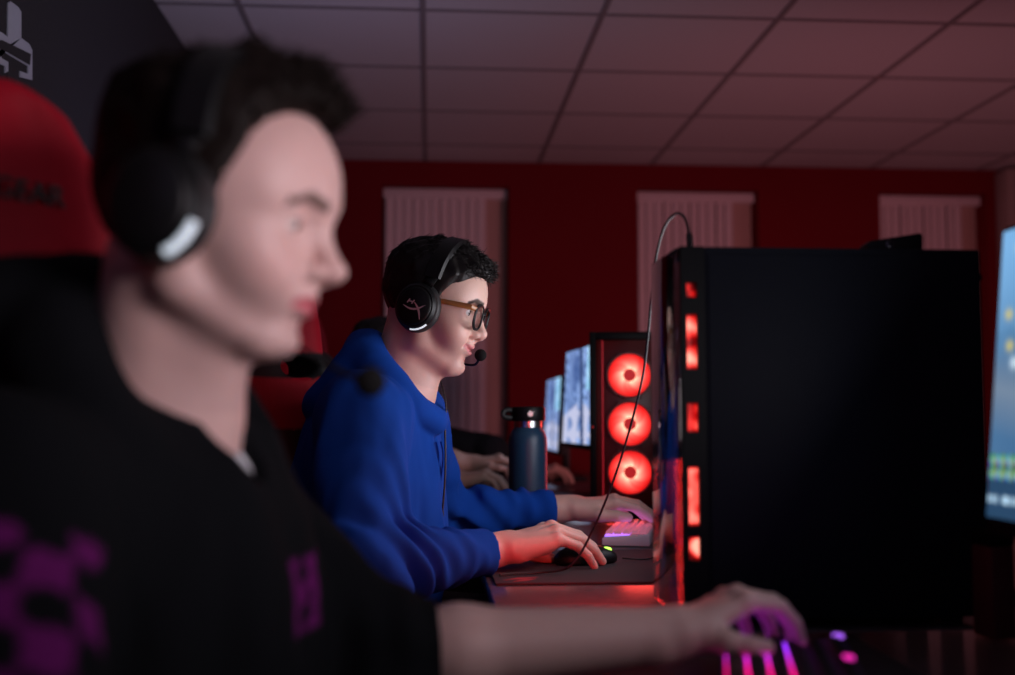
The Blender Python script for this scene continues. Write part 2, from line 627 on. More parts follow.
def figure(name, label, cfg, group=None):
    H = cfg['head']; HM = frame(H['yaw'], H['pitch'], H.get('roll', 0)); HO = V3(H['pos'])
    TM = frame(cfg['yaw'], cfg['lean'])
    NB, CH, PV = V3(cfg['neck']), V3(cfg['chest']), V3(cfg['pelvis'])
    base = Vector((PV[0], PV[1], 0.0))
    root = thing(name, label, 'person', base, group=group)
    root['pose'] = 'seated'
    off = V3(base)
    hp = {k: H.get(k, d) for k, d in (('smile', 0.0), ('lid', 0.0), ('nose', 1.0), ('jaw', 1.0), ('short', 1.0))}
    hands = []
    for a in cfg['arms']:
        hands.append(make_hand(*a['hand']))
    hc = HO + HM @ np.array([0.0, 0, 0.02])
    neck_top = HO + HM @ np.array([-0.022, 0, -0.030])
    nr = cfg.get('neck_r', 0.056)

    def body(P):
        d = near(P, hc, 0.19, lambda Q: head_sdf(local(Q, HO, HM), **hp))
        nk = rc(P, neck_top, NB, nr * 0.94, nr * 1.06)
        nk = sm(nk, rc(P, HO + HM @ np.array([0.03, 0, -0.075]), NB + TM @ np.array([0.045, 0, -0.005]), 0.026, 0.024), 0.03)
        d = sm(d, nk, 0.022)
        t = ell((P - CH) @ TM, (0, 0, 0), (0.095, 0.15, 0.17))
        t = sm(t, rc(P, CH, PV, 0.095, 0.10), 0.05)
        t = sm(t, rc(P, NB - TM @ np.array([0, 0, 0.02]), CH, 0.06, 0.09), 0.05)
        d = sm(d, t, 0.03)
        for a, (hf, c, tips, hm) in zip(cfg['arms'], hands):
            S, E, Wr = a['shoulder'], a['elbow'], a['hand'][0]
            g = rc(P, NB - TM @ np.array([0, 0, 0.04]), S, 0.05, 0.042)
            am = a.get('arm', 0.042)
            g = sm(g, rc(P, S, E, 0.042, am * .80), 0.02)
            E, Wv = V3(E), V3(Wr)
            mid = E + (Wv - E) * 0.28
            am = a.get('arm', 0.042)
            g = sm(g, rc(P, E, mid, am * .80, am), 0.02)
            g = sm(g, rc(P, mid, Wv, am, 0.0265), 0.02)
            g = sm(g, near(P, c, 0.15, hf), 0.012)
            d = sm(d, g, 0.012)
        return d
    allp = np.array([HO + 0.16, HO - 0.16, PV + 0.12, PV - 0.12] + [V3(a['shoulder']) for a in cfg['arms']] + [V3(a['elbow']) for a in cfg['arms']] + [t for h in hands for t in h[2]] + [h[1] for h in hands])
    lo, hi = allp.min(0) - 0.09, allp.max(0) + 0.09
    v, f = polygonize(body, lo, hi, cfg.get('res', 0.003))
    me = np_mesh('body', v - off, f)
    cols = np.tile(np.array(cfg['skin']), (len(v), 1))
    m = np.sqrt(((v - hc) ** 2).sum(1)) < 0.165
    cols[m] = head_color(squash(local(v[m], HO, HM), hp['short']), cfg['skin'], cfg['lip'], cfg['brow'], cfg['stubble'], cfg['brow'], hp['smile'])
    for (hf, c, tips, hm) in hands:       # pinker finger ends
        for t in tips:
            w = np.exp(-(((v - t) / 0.012) ** 2).sum(1))
            cols += (np.array(cfg['skin']) * np.array([1.0, 0.8, 0.8]) - cols) * (0.6 * w)[:, None]
    set_colors(me, cols)
    link('body', me, MAT['skin'], root)

    # eyes
    for s in (1, -1):
        e = HO + HM @ np.array([EYE[0], s * EYE[1], .03 + (EYE[2] - .03) * hp['short']])
        mb = MB(); mb.ball((0, 0, 0), 0.0122, 24)
        ed = HM @ np.array([1.0, -0.10 * 0, -0.25 * hp['lid'] * 2])
        ed /= np.linalg.norm(ed)
        o = mb.build('eyeball', MAT['eye'], root)
        vv = np.array([x.co[:] for x in o.data.vertices]); ca = (vv / np.linalg.norm(vv, axis=1)[:, None]) @ ed
        cc = np.tile(np.array([0.75, 0.70, 0.68]), (len(vv), 1))
        cc[ca > 0.86] = cfg.get('iris', (0.09, 0.045, 0.02)); cc[ca > 0.975] = (0.005, 0.005, 0.005)
        set_colors(o.data, cc)
        o.location = Vector(e - off)
    # hair
    hr = cfg['hair']
    fn = lambda Q: hair_sdf(Q, hr['lines'], hr['top'], hr['side'], hr.get('quiff'), hr.get('seed', 0), hr.get('rough', 0.0025))
    hv, hf_ = polygonize(fn, (-0.14, -0.11, -0.09), (0.16, 0.11, 0.19), hr.get('res', 0.0026), relax=0)
    if hr.get('tufts'):
        tm = np_mesh('tmp', hv, hf_)
        nn = np.zeros(len(hv) * 3, dtype=np.float32); tm.vertices.foreach_get('normal', nn); nn = nn.reshape(-1, 3).astype(float)
        bpy.data.meshes.remove(tm)
        tri = np.concatenate([hf_[:, [0, 1, 2]], hf_[:, [0, 2, 3]]])
        vs, fs = [hv], [tri]
        ofs = len(hv)
        for (cond, n, flow, ln, rad, sd) in hr['tufts']:
            sel = np.where(cond(hv))[0]
            tv, tf = tufts(hv[sel], nn[sel], n, flow, ln, rad, sd)
            vs.append(tv); fs.append(tf + ofs); ofs += len(tv)
        hv, hf_ = np.concatenate(vs), np.concatenate(fs)
    me = np_mesh('hair', hv @ HM.T + HO - off, hf_)
    link('hair', me, cfg['hair_mat'], root)

    # hooded top
    cl = cfg['cloth']

    def cloth(P):
        L = (P - CH) @ TM
        t = ell(L, (0, 0, 0.02), cl.get('chest', (0.130, 0.185, 0.20)))
        BL = (P - (CH * 0.45 + PV * 0.55)) @ TM
        t = sm(t, ell(BL, (0.01, 0, 0), cl.get('belly', (0.135, 0.175, 0.20))), 0.08)
        t = sm(t, ell((P - PV) @ TM, (0, 0, 0.0), (0.135, 0.180, 0.13)), 0.05)
        t = t + (0.006 * wob(P * np.array([1.2, 1.2, .45]), 42, 2) + 0.0028 * wob(P * np.array([1, 1, .3]), 100, 5)) * cl.get('fold', 1.0)
        for a in cfg['arms']:
            S, E, W = V3(a['shoulder']), V3(a['elbow']), V3(a['hand'][0])
            cu = a.get('cuff', 0.90)
            C = E + (W - E) * cu
            r1, r2, r3, r4 = a.get('sleeve', (0.074, 0.062, 0.058, 0.046))
            g = rc(P, NB - TM @ np.array([0.0, 0, 0.055]), S, 0.062, r1 * 0.94)
            s1 = rc(P, S, E, r1, r2)
            ax = (C - E) / np.linalg.norm(C - E)
            s2 = rc(P, E, C, r3, r4)
            # creases gather at the elbow, slack bunches above the cuff
            dE = np.sqrt(((P - E - (W - E) * 0.12) ** 2).sum(1))
            q = (P - E) @ ax
            up_ax = (E - S) / np.linalg.norm(E - S)
            bis = ax - up_ax; bis /= np.linalg.norm(bis)
            ph = (P - E) @ bis
            fold = np.sin(ph * 2 * PI / 0.050 + 3.4 * wob(P, 17, 3)) * np.exp(-(dE / 0.105) ** 2) * (0.0075 + .004 * wob(P, 24, 9))
            slack = np.sin(q * 2 * PI / 0.040 + 2.0 * wob(P, 26, 6)) * np.exp(-((q - np.linalg.norm(C - E) * 0.74) / 0.055) ** 2) * (0.0026 + .0022 * wob(P, 28, 12))
            low = 0.005 * wob(P * np.array([1.5, 1.5, .5]), 30, 7) + 0.0022 * wob(P * np.array([1, 1, .35]), 85, 8)
            s = sm(s1, s2, 0.03) + (fold + slack) * a.get('fold', 1.0) * cl.get('fold', 1.0) + low * cl.get('fold', 1.0)
            band = np.maximum(rc(P, E + (C - E) * 0.8, C + ax * 0.03, r4 * 0.95, r4 * 0.88), -((P - C) @ ax) - 0.055)
            s = np.where(q > np.linalg.norm(C - E) - 0.075, sm(s, band, 0.008), s)
            s = np.maximum(s, (P - C) @ ax - 0.004)
            g = sm(g, s, 0.035)
            t = sm(t, g, 0.03)
            nn = S - NB; nn[2] *= .3; nn /= np.linalg.norm(nn)
            t = t + 0.0035 * np.exp(-(((P - S) @ nn + .030) / .0042) ** 2) * np.clip(1.6 - np.sqrt(((P - S) ** 2).sum(1)) / .09, 0, 1)
        # hood folded back round the neck
        hd = None
        for (p1, r1, p2, r2) in cl['hood']:
            x = rc(P, p1, p2, r1, r2)
            hd = x if hd is None else sm(hd, x, 0.014)
        if hd is not None:
            hd = hd + 0.0035 * wob(P, 55, 11)
            t = sm(t, hd, cl.get('hood_k', 0.012))
        nk = rc(P, HO + HM @ np.array([-0.01, 0, -0.03]), NB, nr + 0.006, nr + 0.008)
        t = sx(t, -np.where(P @ np.array([0, 0, 1.0]) > NB[2] - 0.06, nk, nk + 0.05), 0.006)
        for (p1, r1, p2, r2) in cl.get('cut', []):
            t = sx(t, -rc(P, p1, p2, r1, r2), 0.008)
        return t
    pts = [PV + 0.16, PV - 0.16, CH + 0.2, CH - 0.2, NB + 0.1] + [V3(a['shoulder']) for a in cfg['arms']] + [V3(a['elbow']) for a in cfg['arms']] + [V3(a['hand'][0]) for a in cfg['arms']] + [V3(x[0]) for x in cl['hood']] + [V3(x[2]) for x in cl['hood']]
    pts = np.array(pts)
    v, f = polygonize(cloth, pts.min(0) - 0.13, pts.max(0) + 0.13, cl.get('res', 0.005))
    me = np_mesh(cl['name'], v - off, f)
    if 'paint' in cl:
        set_colors(me, cl['paint'](v))
    link(cl['name'], me, cl['mat'], root)
    # trousers and shoes
    def legs(P):
        d = None
        for s in (1, -1):
            hip = PV + TM @ np.array([0.02, s * 0.09, -0.02])
            k, an = V3(cfg['knees'][0 if s > 0 else 1]), V3(cfg['ankles'][0 if s > 0 else 1])
            x = sm(rc(P, hip, k, 0.088, 0.064), rc(P, k, an, 0.062, 0.050), 0.03)
            x = np.maximum(x, 0.085 - P[:, 2])
            d = x if d is None else sm(d, x, 0.02)
        d = sm(d, ell((P - PV) @ TM, (0, 0, -0.03), (0.13, 0.17, 0.10)), 0.04)
        return d + 0.004 * wob(P, 40, 4)
    pts = np.array([PV] + [V3(p) for p in cfg['knees']] + [V3(p) for p in cfg['ankles']])
    v, f = polygonize(legs, pts.min(0) - 0.22, pts.max(0) + 0.2, 0.011)
    link('trousers', np_mesh('trousers', v - off, f), MAT['denim'], root)
    for i in (0, 1):
        an = V3(cfg['ankles'][i]); k = V3(cfg['knees'][i])
        dr = np.array([math.cos(cfg['yaw']), math.sin(cfg['yaw']), 0])
        def shoe(P):
            Q = P - np.array([an[0], an[1], 0])
            x = rc(Q, dr * -0.04 + V3((0, 0, .045)), dr * 0.15 + V3((0, 0, .038)), 0.043, 0.038)
            x = sm(x, rc(Q, V3((0, 0, .05)), V3((0, 0, .10)), 0.045, 0.042), 0.03)
            return np.maximum(x, 0.002 - P[:, 2])
        c = np.array([an[0], an[1], 0.06])
        v, f = polygonize(shoe, c - 0.25, c + 0.25, 0.009)
        link('shoe', np_mesh('shoe', v - off, f), MAT['rubber'], root)
    return root, HM, HO, hands, off


def headset(label, HM, HO, led, mic, cfg):
    """gaming headset worn on a head; built in the head's own frame"""
    root = thing('headset', label, 'headset', mat=to_mat(HM, HO))
    root['state'] = 'worn'
    cx, cz, cy, r = cfg.get('cx', -0.014), cfg.get('cz', 0.000), 0.079, cfg.get('r', 0.042)
    for s in (1, -1):
        Mt = Matrix.Translation((cx, s * cy, cz)) @ Matrix.Rotation(s * -PI / 2, 4, 'X')
        if s < 0: pass
        sq = Matrix.Diagonal((1.0, 1.14, 1.0, 1.0))
        mb = MB().lathe([(0.0, 0.037), (r * 0.70, 0.0365), (r * 0.78, 0.0345), (r * 0.80, 0.0330), (r * 0.86, 0.0330), (r * 0.97, 0.028), (r, 0.021), (r * 0.98, 0.013), (r * 0.9, 0.010), (0, 0.010)], 48, Mt @ sq)
        cup = mb.build('ear_cup', MAT['plastic_black'], root)
        mb = MB().lathe([(r * 0.45, 0.012), (r * 0.98, 0.013), (r * 1.06, 0.006), (r * 1.06, -0.001), (r * 0.98, -0.008), (r * 0.7, -0.010), (r * 0.45, -0.004)], 48, Mt @ sq, close=True)
        mb.build('ear_cushion', MAT['leatherette'], root)
        # yoke from the band down to the cup
        mb = MB()
        mb.tube(spline([(cx + 0.006, s * (cy + 0.013), cz + r * 1.02), (cx + 0.010, s * (cy + 0.019), cz + r * 1.25), (cx + 0.014, s * (cy + 0.012), cz + r * 1.62)], 5), 0.0075, 10, flat=(0.55, 1.5), ref=(0, 1, 0))
        mb.build('yoke', MAT['plastic_black'], root)
        mb = MB()
        mb.tube([(cx + 0.013, s * (cy + 0.0185), cz + r * 1.30), (cx + 0.016, s * (cy + 0.0160), cz + r * 1.52)], 0.0022, 8)
        mb.build('slider', MAT['steel'], root)
        if s < 0 or cfg.get('mark_far'):
            # light bar on the lower rim
            arc = []
            for k in range(9):
                a = R(cfg.get('led_a', (-118, -66))[0] + (cfg.get('led_a', (-118, -66))[1] - cfg.get('led_a', (-118, -66))[0]) * k / 8)
                arc.append((cx + r * 0.955 * math.cos(a), s * (cy + 0.0275), cz + r * 1.14 * 0.955 * math.sin(a)))
            mb = MB().tube(arc, cfg.get('led_r', 0.0021), 8)
            mb.build('light_bar', led, cup)
            if cfg.get('logo'):
                y = s * (cy + 0.0371)
                def sw(pts, w):
                    mb = MB()
                    P = spline([(cx + p[0] * r, y, cz + p[1] * r * 1.14) for p in pts], 6)
                    n = len(P)
                    mb.tube(P, [w * r * (0.35 + 1.3 * math.sin(PI * min(max(i / (n - 1), 0.03), 0.97))) for i in range(n)], 6, flat=(0.25, 1.0), ref=(0, 1, 0))
                    return mb
                # a small H over a sweeping cross
                sw([(-0.52, -0.06), (-0.16, -0.15), (0.18, -0.09), (0.52, 0.13)], 0.032).build('emblem', MAT['logo_pink'], cup)
                sw([(-0.02, 0.14), (0.17, -0.02), (0.30, -0.20), (0.42, -0.50)], 0.034).build('emblem', MAT['logo_pink'], cup)
                mb = MB()
                for pts in (((-0.36, 0.06), (-0.26, 0.24)), ((-0.14, 0.05), (-0.04, 0.23)), ((-0.31, 0.15), (-0.09, 0.14))):
                    mb.tube([(cx + p[0] * r, y, cz + p[1] * r * 1.14) for p in pts], 0.0013, 6, flat=(0.25, 1.0), ref=(0, 1, 0))
                mb.build('emblem', MAT['logo_pink'], cup)
    # band over the crown
    bx = cfg.get('bx', 0.012); top = cfg.get('top', 0.154); side = 0.094
    arc = []
    z0 = cz + r * 1.5
    for k in range(25):
        a = PI * k / 24
        arc.append((cx + 0.014 + (bx) * math.sin(a), side * math.cos(a), z0 + (top - z0) * math.sin(a) ** 0.8))
    MB().tube(arc, 0.010, 12, flat=(0.55, 1.75), ref=(0.0, 0.0, 1.0)).build('headband', MAT['plastic_black'], root) if False else None
    mb = MB()
    # rectangular padded strip following the arc
    for (wx, t0, t1, mt, nm) in ((0.0165, 0.004, 0.011, 'plastic_black', 'headband'), (0.0145, -0.006, 0.005, 'leatherette', 'band_pad')):
        mb = MB(); t = bmesh.new(); rows = []
        A = [Vector(p) for p in arc] if nm == 'headband' else [Vector(p) for p in arc[4:21]]
        for i, p in enumerate(A):
            d = (A[min(i + 1, len(A) - 1)] - A[max(i - 1, 0)]).normalized()
            n = Vector((1, 0, 0)).cross(d).normalized()
            if n.dot(p - Vector((p.x, 0, 0.04))) < 0: n = -n
            X = Vector((1, 0, 0))
            c = [(-wx, t0), (-wx * .8, t1), (wx * .8, t1), (wx, t0), (wx * .9, t0 - .003), (-wx * .9, t0 - .003)]
            rows.append([t.verts.new(p + X * a + n * b) for a, b in c])
        for a, b in zip(rows[:-1], rows[1:]):
            for k in range(6): t.faces.new((a[k], a[(k + 1) % 6], b[(k + 1) % 6], b[k]))
        t.faces.new(rows[0]); t.faces.new(rows[-1][::-1])
        bmesh.ops.recalc_face_normals(t, faces=list(t.faces))
        mb._merge(t)
        mb.build(nm, MAT[mt], root)
    # microphone on its arm from the far cup
    p0 = (cx + 0.02, cy + 0.018, cz - r * 0.95)
    arm = spline([p0] + list(mic['arm']) + [mic['pos']], 8)
    m_ = MB().tube(arm, 0.0024, 8).build('microphone_arm', MAT['plastic_black'], root)
    MB().ball(mic['pos'], mic.get('r', (0.0115, 0.0105, 0.0115)), 20).build('foam_tip', MAT['foam'], m_)
    return root
# ------------------------------------------------------------------ materials
MAT = {}
MAT['skin'] = mat('skin', (0.6, 0.4, 0.33), 0.48, spec=0.4, attr='col', noise=(90, 0.06), bump=(420, 0.12, 0.002), sss=0.12)
MAT['eye'] = mat('eye', (0.8, 0.8, 0.8), 0.08, attr='col')
MAT['hair_dark'] = mat('hair_dark', (0.008, 0.006, 0.0055), 0.5, spec=0.3, noise=(300, 0.5))
MAT['hair_brown'] = mat('hair_brown', (0.007, 0.004, 0.003), 0.6, spec=0.12, noise=(260, 0.5))
MAT['hoodie_black'] = mat('hoodie_black', (0.0045, 0.005, 0.0062), 0.95, spec=0.06, attr='col', bump=(700, 0.3, 0.001))
MAT['plain_black_cloth'] = mat('plain_black_cloth', (0.012, 0.012, 0.014), 0.9, spec=0.2, noise=(60, 0.2), bump=(700, 0.3, 0.001))
MAT['hoodie_blue'] = mat('hoodie_blue', (.004, .052, .32), 0.9, spec=0.12, noise=(35, 0.10), bump=(900, 0.35, 0.001))
MAT['denim'] = mat('denim', (0.02, 0.022, 0.03), 0.9, noise=(200, 0.3))
MAT['rubber'] = mat('rubber', (0.02, 0.02, 0.02), 0.8, noise=(60, 0.2))
MAT['white_cloth'] = mat('white_cloth', (0.75, 0.77, 0.80), 0.9, noise=(80, 0.05))
MAT['plastic_black'] = mat('plastic_black', (0.0045, 0.0045, 0.005), 0.45, spec=.22, noise=(50, 0.15))
MAT['leatherette'] = mat('leatherette', (0.012, 0.012, 0.013), 0.5, noise=(120, 0.2), bump=(300, 0.2, 0.001))
MAT['foam'] = mat('foam', (0.010, 0.010, 0.010), 1.0, spec=0.1, bump=(900, 0.6, 0.001))
MAT['steel'] = mat('steel', (0.62, 0.62, 0.64), 0.25, metal=1.0, noise=(80, 0.08))
MAT['logo_pink'] = mat('logo_pink', (0.42, 0.27, 0.29), 0.5, noise=(80, 0.08))
MAT['light_bar'] = mat('light_bar', (0.8, 0.85, 0.9), 0.3, emit=(0.72, 0.84, 0.92), estr=0.75)
MAT['light_bar_soft'] = mat('light_bar_soft', (0.8, 0.85, 0.9), 0.3, emit=(0.60, 0.75, 0.85), estr=0.62)
MAT['wall_red'] = mat('wall_red', (0.20, 0.006, 0.013), 0.85, spec=0.2, noise=(3, 0.08), bump=(220, 0.12, 0.002))
MAT['wall_pale'] = mat('wall_pale', (0.45, 0.34, 0.31), 0.9, noise=(4, 0.06))
MAT['ceiling'] = mat('ceiling', (0.54, 0.50, 0.52), 0.95, spec=0.1, noise=(260, 0.07), bump=(300, 0.25, 0.002))
MAT['ceiling_bar'] = mat('ceiling_bar', (0.22, 0.19, 0.20), 0.6, noise=(60, 0.08))
MAT['carpet'] = mat('carpet', (0.035, 0.030, 0.034), 0.97, noise=(150, 0.4), bump=(400, 0.5, 0.004))
MAT['banner'] = mat('banner', (0.021, 0.019, 0.023), 0.8, noise=(90, 0.35))
MAT['banner_white'] = mat('banner_white', (0.42, 0.43, 0.52), 0.8, noise=(60, 0.06))
MAT['banner_red'] = mat('banner_red', (0.25, 0.01, 0.02), 0.8, noise=(60, 0.06))
MAT['blind'] = mat('blind', (0.88, 0.74, 0.75), 0.8, spec=0.2, noise=(30, 0.05))
MAT['blind_warm'] = mat('blind_warm', (0.60, 0.38, 0.33), 0.8, spec=0.2, noise=(30, 0.05))
MAT['frame_grey'] = mat('frame_grey', (0.35, 0.30, 0.31), 0.5, noise=(30, 0.05))
MAT['night_glass'] = mat('night_glass', (0.01, 0.01, 0.014), 0.08, noise=(3, 0.1))
MAT['desk'] = mat('desk', (0.10, 0.085, 0.09), 0.20, spec=0.6, noise=(18, 0.25), bump=(500, 0.04, 0.001))
MAT['desk_edge'] = mat('desk_edge', (0.02, 0.02, 0.02), 0.5, noise=(50, 0.1))
MAT['mat_dark'] = mat('mat_dark', (0.040, 0.034, 0.037), 0.85, noise=(300, 0.2), bump=(900, 0.3, 0.001))
MAT['mat_black'] = mat('mat_black', (0.014, 0.013, 0.014), 0.85, noise=(300, 0.2), bump=(900, 0.3, 0.001))
MAT['print_red'] = mat('print_red', (0.35, 0.03, 0.04), 0.8, noise=(80, 0.1))
MAT['case_black'] = mat('case_black', (0.009, 0.012, 0.018), 0.6, spec=.2, noise=(60, 0.15), bump=(800, 0.08, 0.001))
MAT['case_rim'] = mat('case_rim', (0.0045, 0.0045, 0.005), 0.5, spec=.15, noise=(60, 0.15))
MAT['dark_glass'] = mat('dark_glass', (0.016, 0.012, 0.014), 0.06, spec=0.9, noise=(4, 0.1))
MAT['fan_blade'] = mat('fan_blade', (0.5, 0.03, 0.02), 0.5, attr='col', emit_attr=True, estr=1.0)
MAT['fan_hub'] = mat('fan_hub', (0.30, 0.01, 0.01), 0.5, emit=(0.52, 0.016, 0.018), estr=0.8, noise=(60, 0.1))
MAT['fan_ring'] = mat('fan_ring', (0.10, 0.006, 0.006), 0.4, noise=(60, 0.1))
MAT['inner_red'] = mat('inner_red', (0.16, 0.010, 0.010), 0.35, noise=(30, 0.2))
MAT['vent_glow'] = mat('vent_glow', (0.5, 0.03, 0.02), 0.5, attr='col', emit_attr=True, estr=1.0)
MAT['screen'] = mat('screen', (0.01, 0.01, 0.01), 0.25, attr='col', emit_attr=True, estr=1.0)
MAT['key_white'] = mat('key_white', (0.72, 0.62, 0.68), 0.45, noise=(40, 0.04))
MAT['key_pink'] = mat('key_pink', (0.72, 0.25, 0.33), 0.45, noise=(40, 0.04), emit=(.75, .22, .34), estr=.28)
MAT['glow_purple'] = mat('glow_purple', (0.2, 0.1, 0.4), 0.5, emit=(0.40, 0.16, 1.0), estr=1.5)
MAT['glow_mag'] = mat('glow_mag', (0.2, 0.02, 0.2), 0.5, attr='col', emit_attr=True, estr=1.0)
MAT['glow_green'] = mat('glow_green', (0.3, 0.6, 0.05), 0.4, emit=(0.45, 1.0, 0.10), estr=1.6)
MAT['glow_cyan'] = mat('glow_cyan', (0.05, 0.4, 0.5), 0.4, emit=(0.03, 0.55, 0.75), estr=1.4)
MAT['glow_blue'] = mat('glow_blue', (0.2, 0.2, 0.7), 0.4, emit=(0.20, 0.22, 1.0), estr=1.5)
MAT['glow_white'] = mat('glow_white', (0.7, 0.8, 0.9), 0.4, emit=(0.55, 0.80, 0.95), estr=1.2)
MAT['bottle_blue'] = mat('bottle_blue', (0.012, 0.052, 0.105), 0.40, noise=(200, 0.08), bump=(900, 0.2, 0.001))
MAT['cord'] = mat('cord', (0.012, 0.011, 0.012), 0.6, noise=(60, 0.1))
MAT['chair'] = mat('chair', (0.2, 0.01, 0.01), 0.6, spec=.15, attr='col', noise=(60, 0.12), bump=(260, 0.2, 0.001))
MAT['chair_black'] = mat('chair_black', (0.012, 0.012, 0.013), 0.6, noise=(60, 0.2), bump=(260, 0.2, 0.001))
MAT['chair_print'] = mat('chair_print', (0.012, 0.006, 0.007), 0.7, noise=(60, 0.2))
MAT['tinted_glass'] = tinted_glass('tinted_glass', (.42, .36, .37))
MAT['fan_blade_dim'] = mat('fan_blade_dim', (0.5, 0.03, 0.02), 0.5, attr='col', emit_attr=True, estr=.55)
MAT['tortoise'] = mat('tortoise', (0.34, 0.13, 0.035), 0.3, noise=(45, 0.35))
MAT['lens'] = mat('lens', (1, 1, 1), 0.02, trans=1.0, noise=(2, 0.01))
MAT['lens'].node_tree.nodes['Principled BSDF'].inputs['IOR'].default_value = 1.18
MAT['box_red'] = mat('box_red', (0.11, 0.022, 0.024), 0.6, noise=(30, 0.15))

# ------------------------------------------------------------------ the room
XL, XR, YB, YF, ZC = -0.915, 3.20, 5.77, -1.2, 2.371


def struct(o): o['kind'] = 'structure'; return o


struct(MB().box((XL - .1, YF, -.1), (XR + .1, YB + .4, 0)).build('floor', MAT['carpet']))
struct(MB().box((XL - .1, YF, 0), (XL, YB + .4, ZC + .1)).build('wall_left', MAT['wall_red']))
struct(MB().box((XR, YF, 0), (XR + .1, YB + .4, ZC + .1)).build('wall_right', MAT['wall_pale']))
# ceiling of square mineral tiles lying in a grid: dark grooves between bevelled tiles
mb = MB()
T = 0.605
x0, y0 = -0.03, 5.41
for i in range(-2, 7):
    for j in range(-11, 2):
        a, b = x0 + i * T, y0 + j * T
        lo, hi = (max(a, XL), max(b, YF), ZC), (min(a + T, XR), min(b + T, YB), ZC + .03)
        if hi[0] - lo[0] > .03 and hi[1] - lo[1] > .03:
            mb.box(lo, hi)
ceil = struct(mb.build('ceiling', MAT['ceiling'], smooth=False))
mb = MB()
for i in range(-1, 7):
    if XL < x0 + i * T < XR: mb.box((x0 + i * T - .010, YF, ZC - .004), (x0 + i * T + .010, YB, ZC + .001))
for j in range(-11, 2):
    if YF < y0 + j * T < YB: mb.box((XL, y0 + j * T - .009, ZC - .0035), (XR, y0 + j * T + .009, ZC + .001))
mb.build('ceiling_grid', MAT['ceiling_bar'], ceil, smooth=False)
# back wall, cut by three window openings
wins = []
for (pa, pb) in ((381, 509), (638, 760), (882, 990)):
    l, r_ = at(pa, 300, YB), at(pb, 300, YB)
    wins.append((l.x, r_.x))
WT, WB, DEP = at(445, 185.5, YB).z, 0.62, 0.16
mb = MB()
xs = [XL - .1] + [v for w in wins for v in w] + [XR + .1]
for i in range(0, len(xs), 2):
    mb.box((xs[i], YB, 0), (xs[i + 1], YB + .3, ZC + .1))
for a, b in wins:
    mb.box((a, YB, WT), (b, YB + .3, ZC + .1)); mb.box((a, YB, 0), (b, YB + .3, WB))
struct(mb.build('wall_back', MAT['wall_red'], smooth=False))
for i, (a, b) in enumerate(wins):
    w = thing('window_%d' % (i + 1), None, None, ((a + b) / 2, YB + DEP, WB)); struct(w)
    W = b - a; H = WT - WB
    mb = MB()
    f = 0.035
    for lo, hi in (((-W / 2, 0, 0), (-W / 2 + f, .05, H)), ((W / 2 - f, 0, 0), (W / 2, .05, H)), ((-W / 2 + f, 0, 0), (W / 2 - f, .05, f)), ((-W / 2 + f, 0, H - f), (W / 2 - f, .05, H)), ((-W / 2 + f, 0, H * .5), (W / 2 - f, .05, H * .5 + f))):
        mb.box(lo, hi, .003)
    mb.build('window_frame', MAT['frame_grey'], w)
    MB().box((-W / 2 + f, .02, f), (W / 2 - f, .026, H - f)).build('pane', MAT['night_glass'], w)
    # vertical blind: rail, turned vanes and a last flat vane
    rail = MB().box((-W / 2 + .004, -.10, H - .055), (W / 2 - .004, -.045, H - .004), .006).build('blind_rail', MAT['blind'], w)
    mb = MB()
    n = 11
    span = W * 0.80
    for k in range(n):
        cx = -W / 2 + .030 + span * (k + .5) / n - 0.012
        hw = .031
        ang = R(34 if k % 3 else 42)
        pts = []
        for t in range(7):
            u = -1 + 2 * t / 6
            pts.append((u * hw, -.020 * (1 - u * u)))
        poly = pts + [(p[0], p[1] + .0016) for p in pts[::-1]]
        mb.prism(poly, 'z', .03, H - .056, M=Matrix.Translation((cx, -.072, 0)) @ Matrix.Rotation(ang, 4, 'Z'))
    mb.build('blind_vanes', MAT['blind'], w)
    poly = [(W / 2 - W * .205, -.062), (W / 2 - W * .15, -.068), (W / 2 - W * .08, -.060), (W / 2 - .008, -.048), (W / 2 - .008, -.045), (W / 2 - W * .08, -.057), (W / 2 - W * .15, -.065), (W / 2 - W * .205, -.059)]
    MB().prism(poly, 'z', .03, H - .056).build('flat_vane', MAT['blind_warm'], w)
struct(MB().box((XL, YB - .015, 0), (XR, YB, .09), .004).build('baseboard_back', MAT['desk_edge']))
struct(MB().box((XL, YF, 0), (XL + .015, YB - .016, .09), .004).build('baseboard_left', MAT['desk_edge']))
# boxed pipe in the far right corner
struct(MB().box((XR - .11, YB - .14, .1), (XR, YB, ZC - 0.02), .008).build('trim_1', MAT['wall_pale']))

# banner on the left wall with a piece of a big blocky word
bn = thing('wall_banner', 'black banner with a big pale blocky emblem high on the left wall', 'banner', (XL, 2.4, 1.675))
BZ = ZC - 0.001 - 1.675
MB().box((0.001, -2.2, 0), (0.012, 2.9, BZ), .002).build('panel', MAT['banner'], bn)
MB().box((0.000, -2.2, -.010), (0.016, 2.9, 0.0), .002).build('bottom_rail', MAT['banner_white'], bn)


def wallpoly(pts, h0, h1, name, m):
    q = []
    for p in pts:
        w = at_x(p[0], p[1], XL + .012)
        q.append((w.y - 2.4, w.z - 1.675))
    return MB().prism(q, 'x', h0, h1).build(name, m, bn, smooth=False)


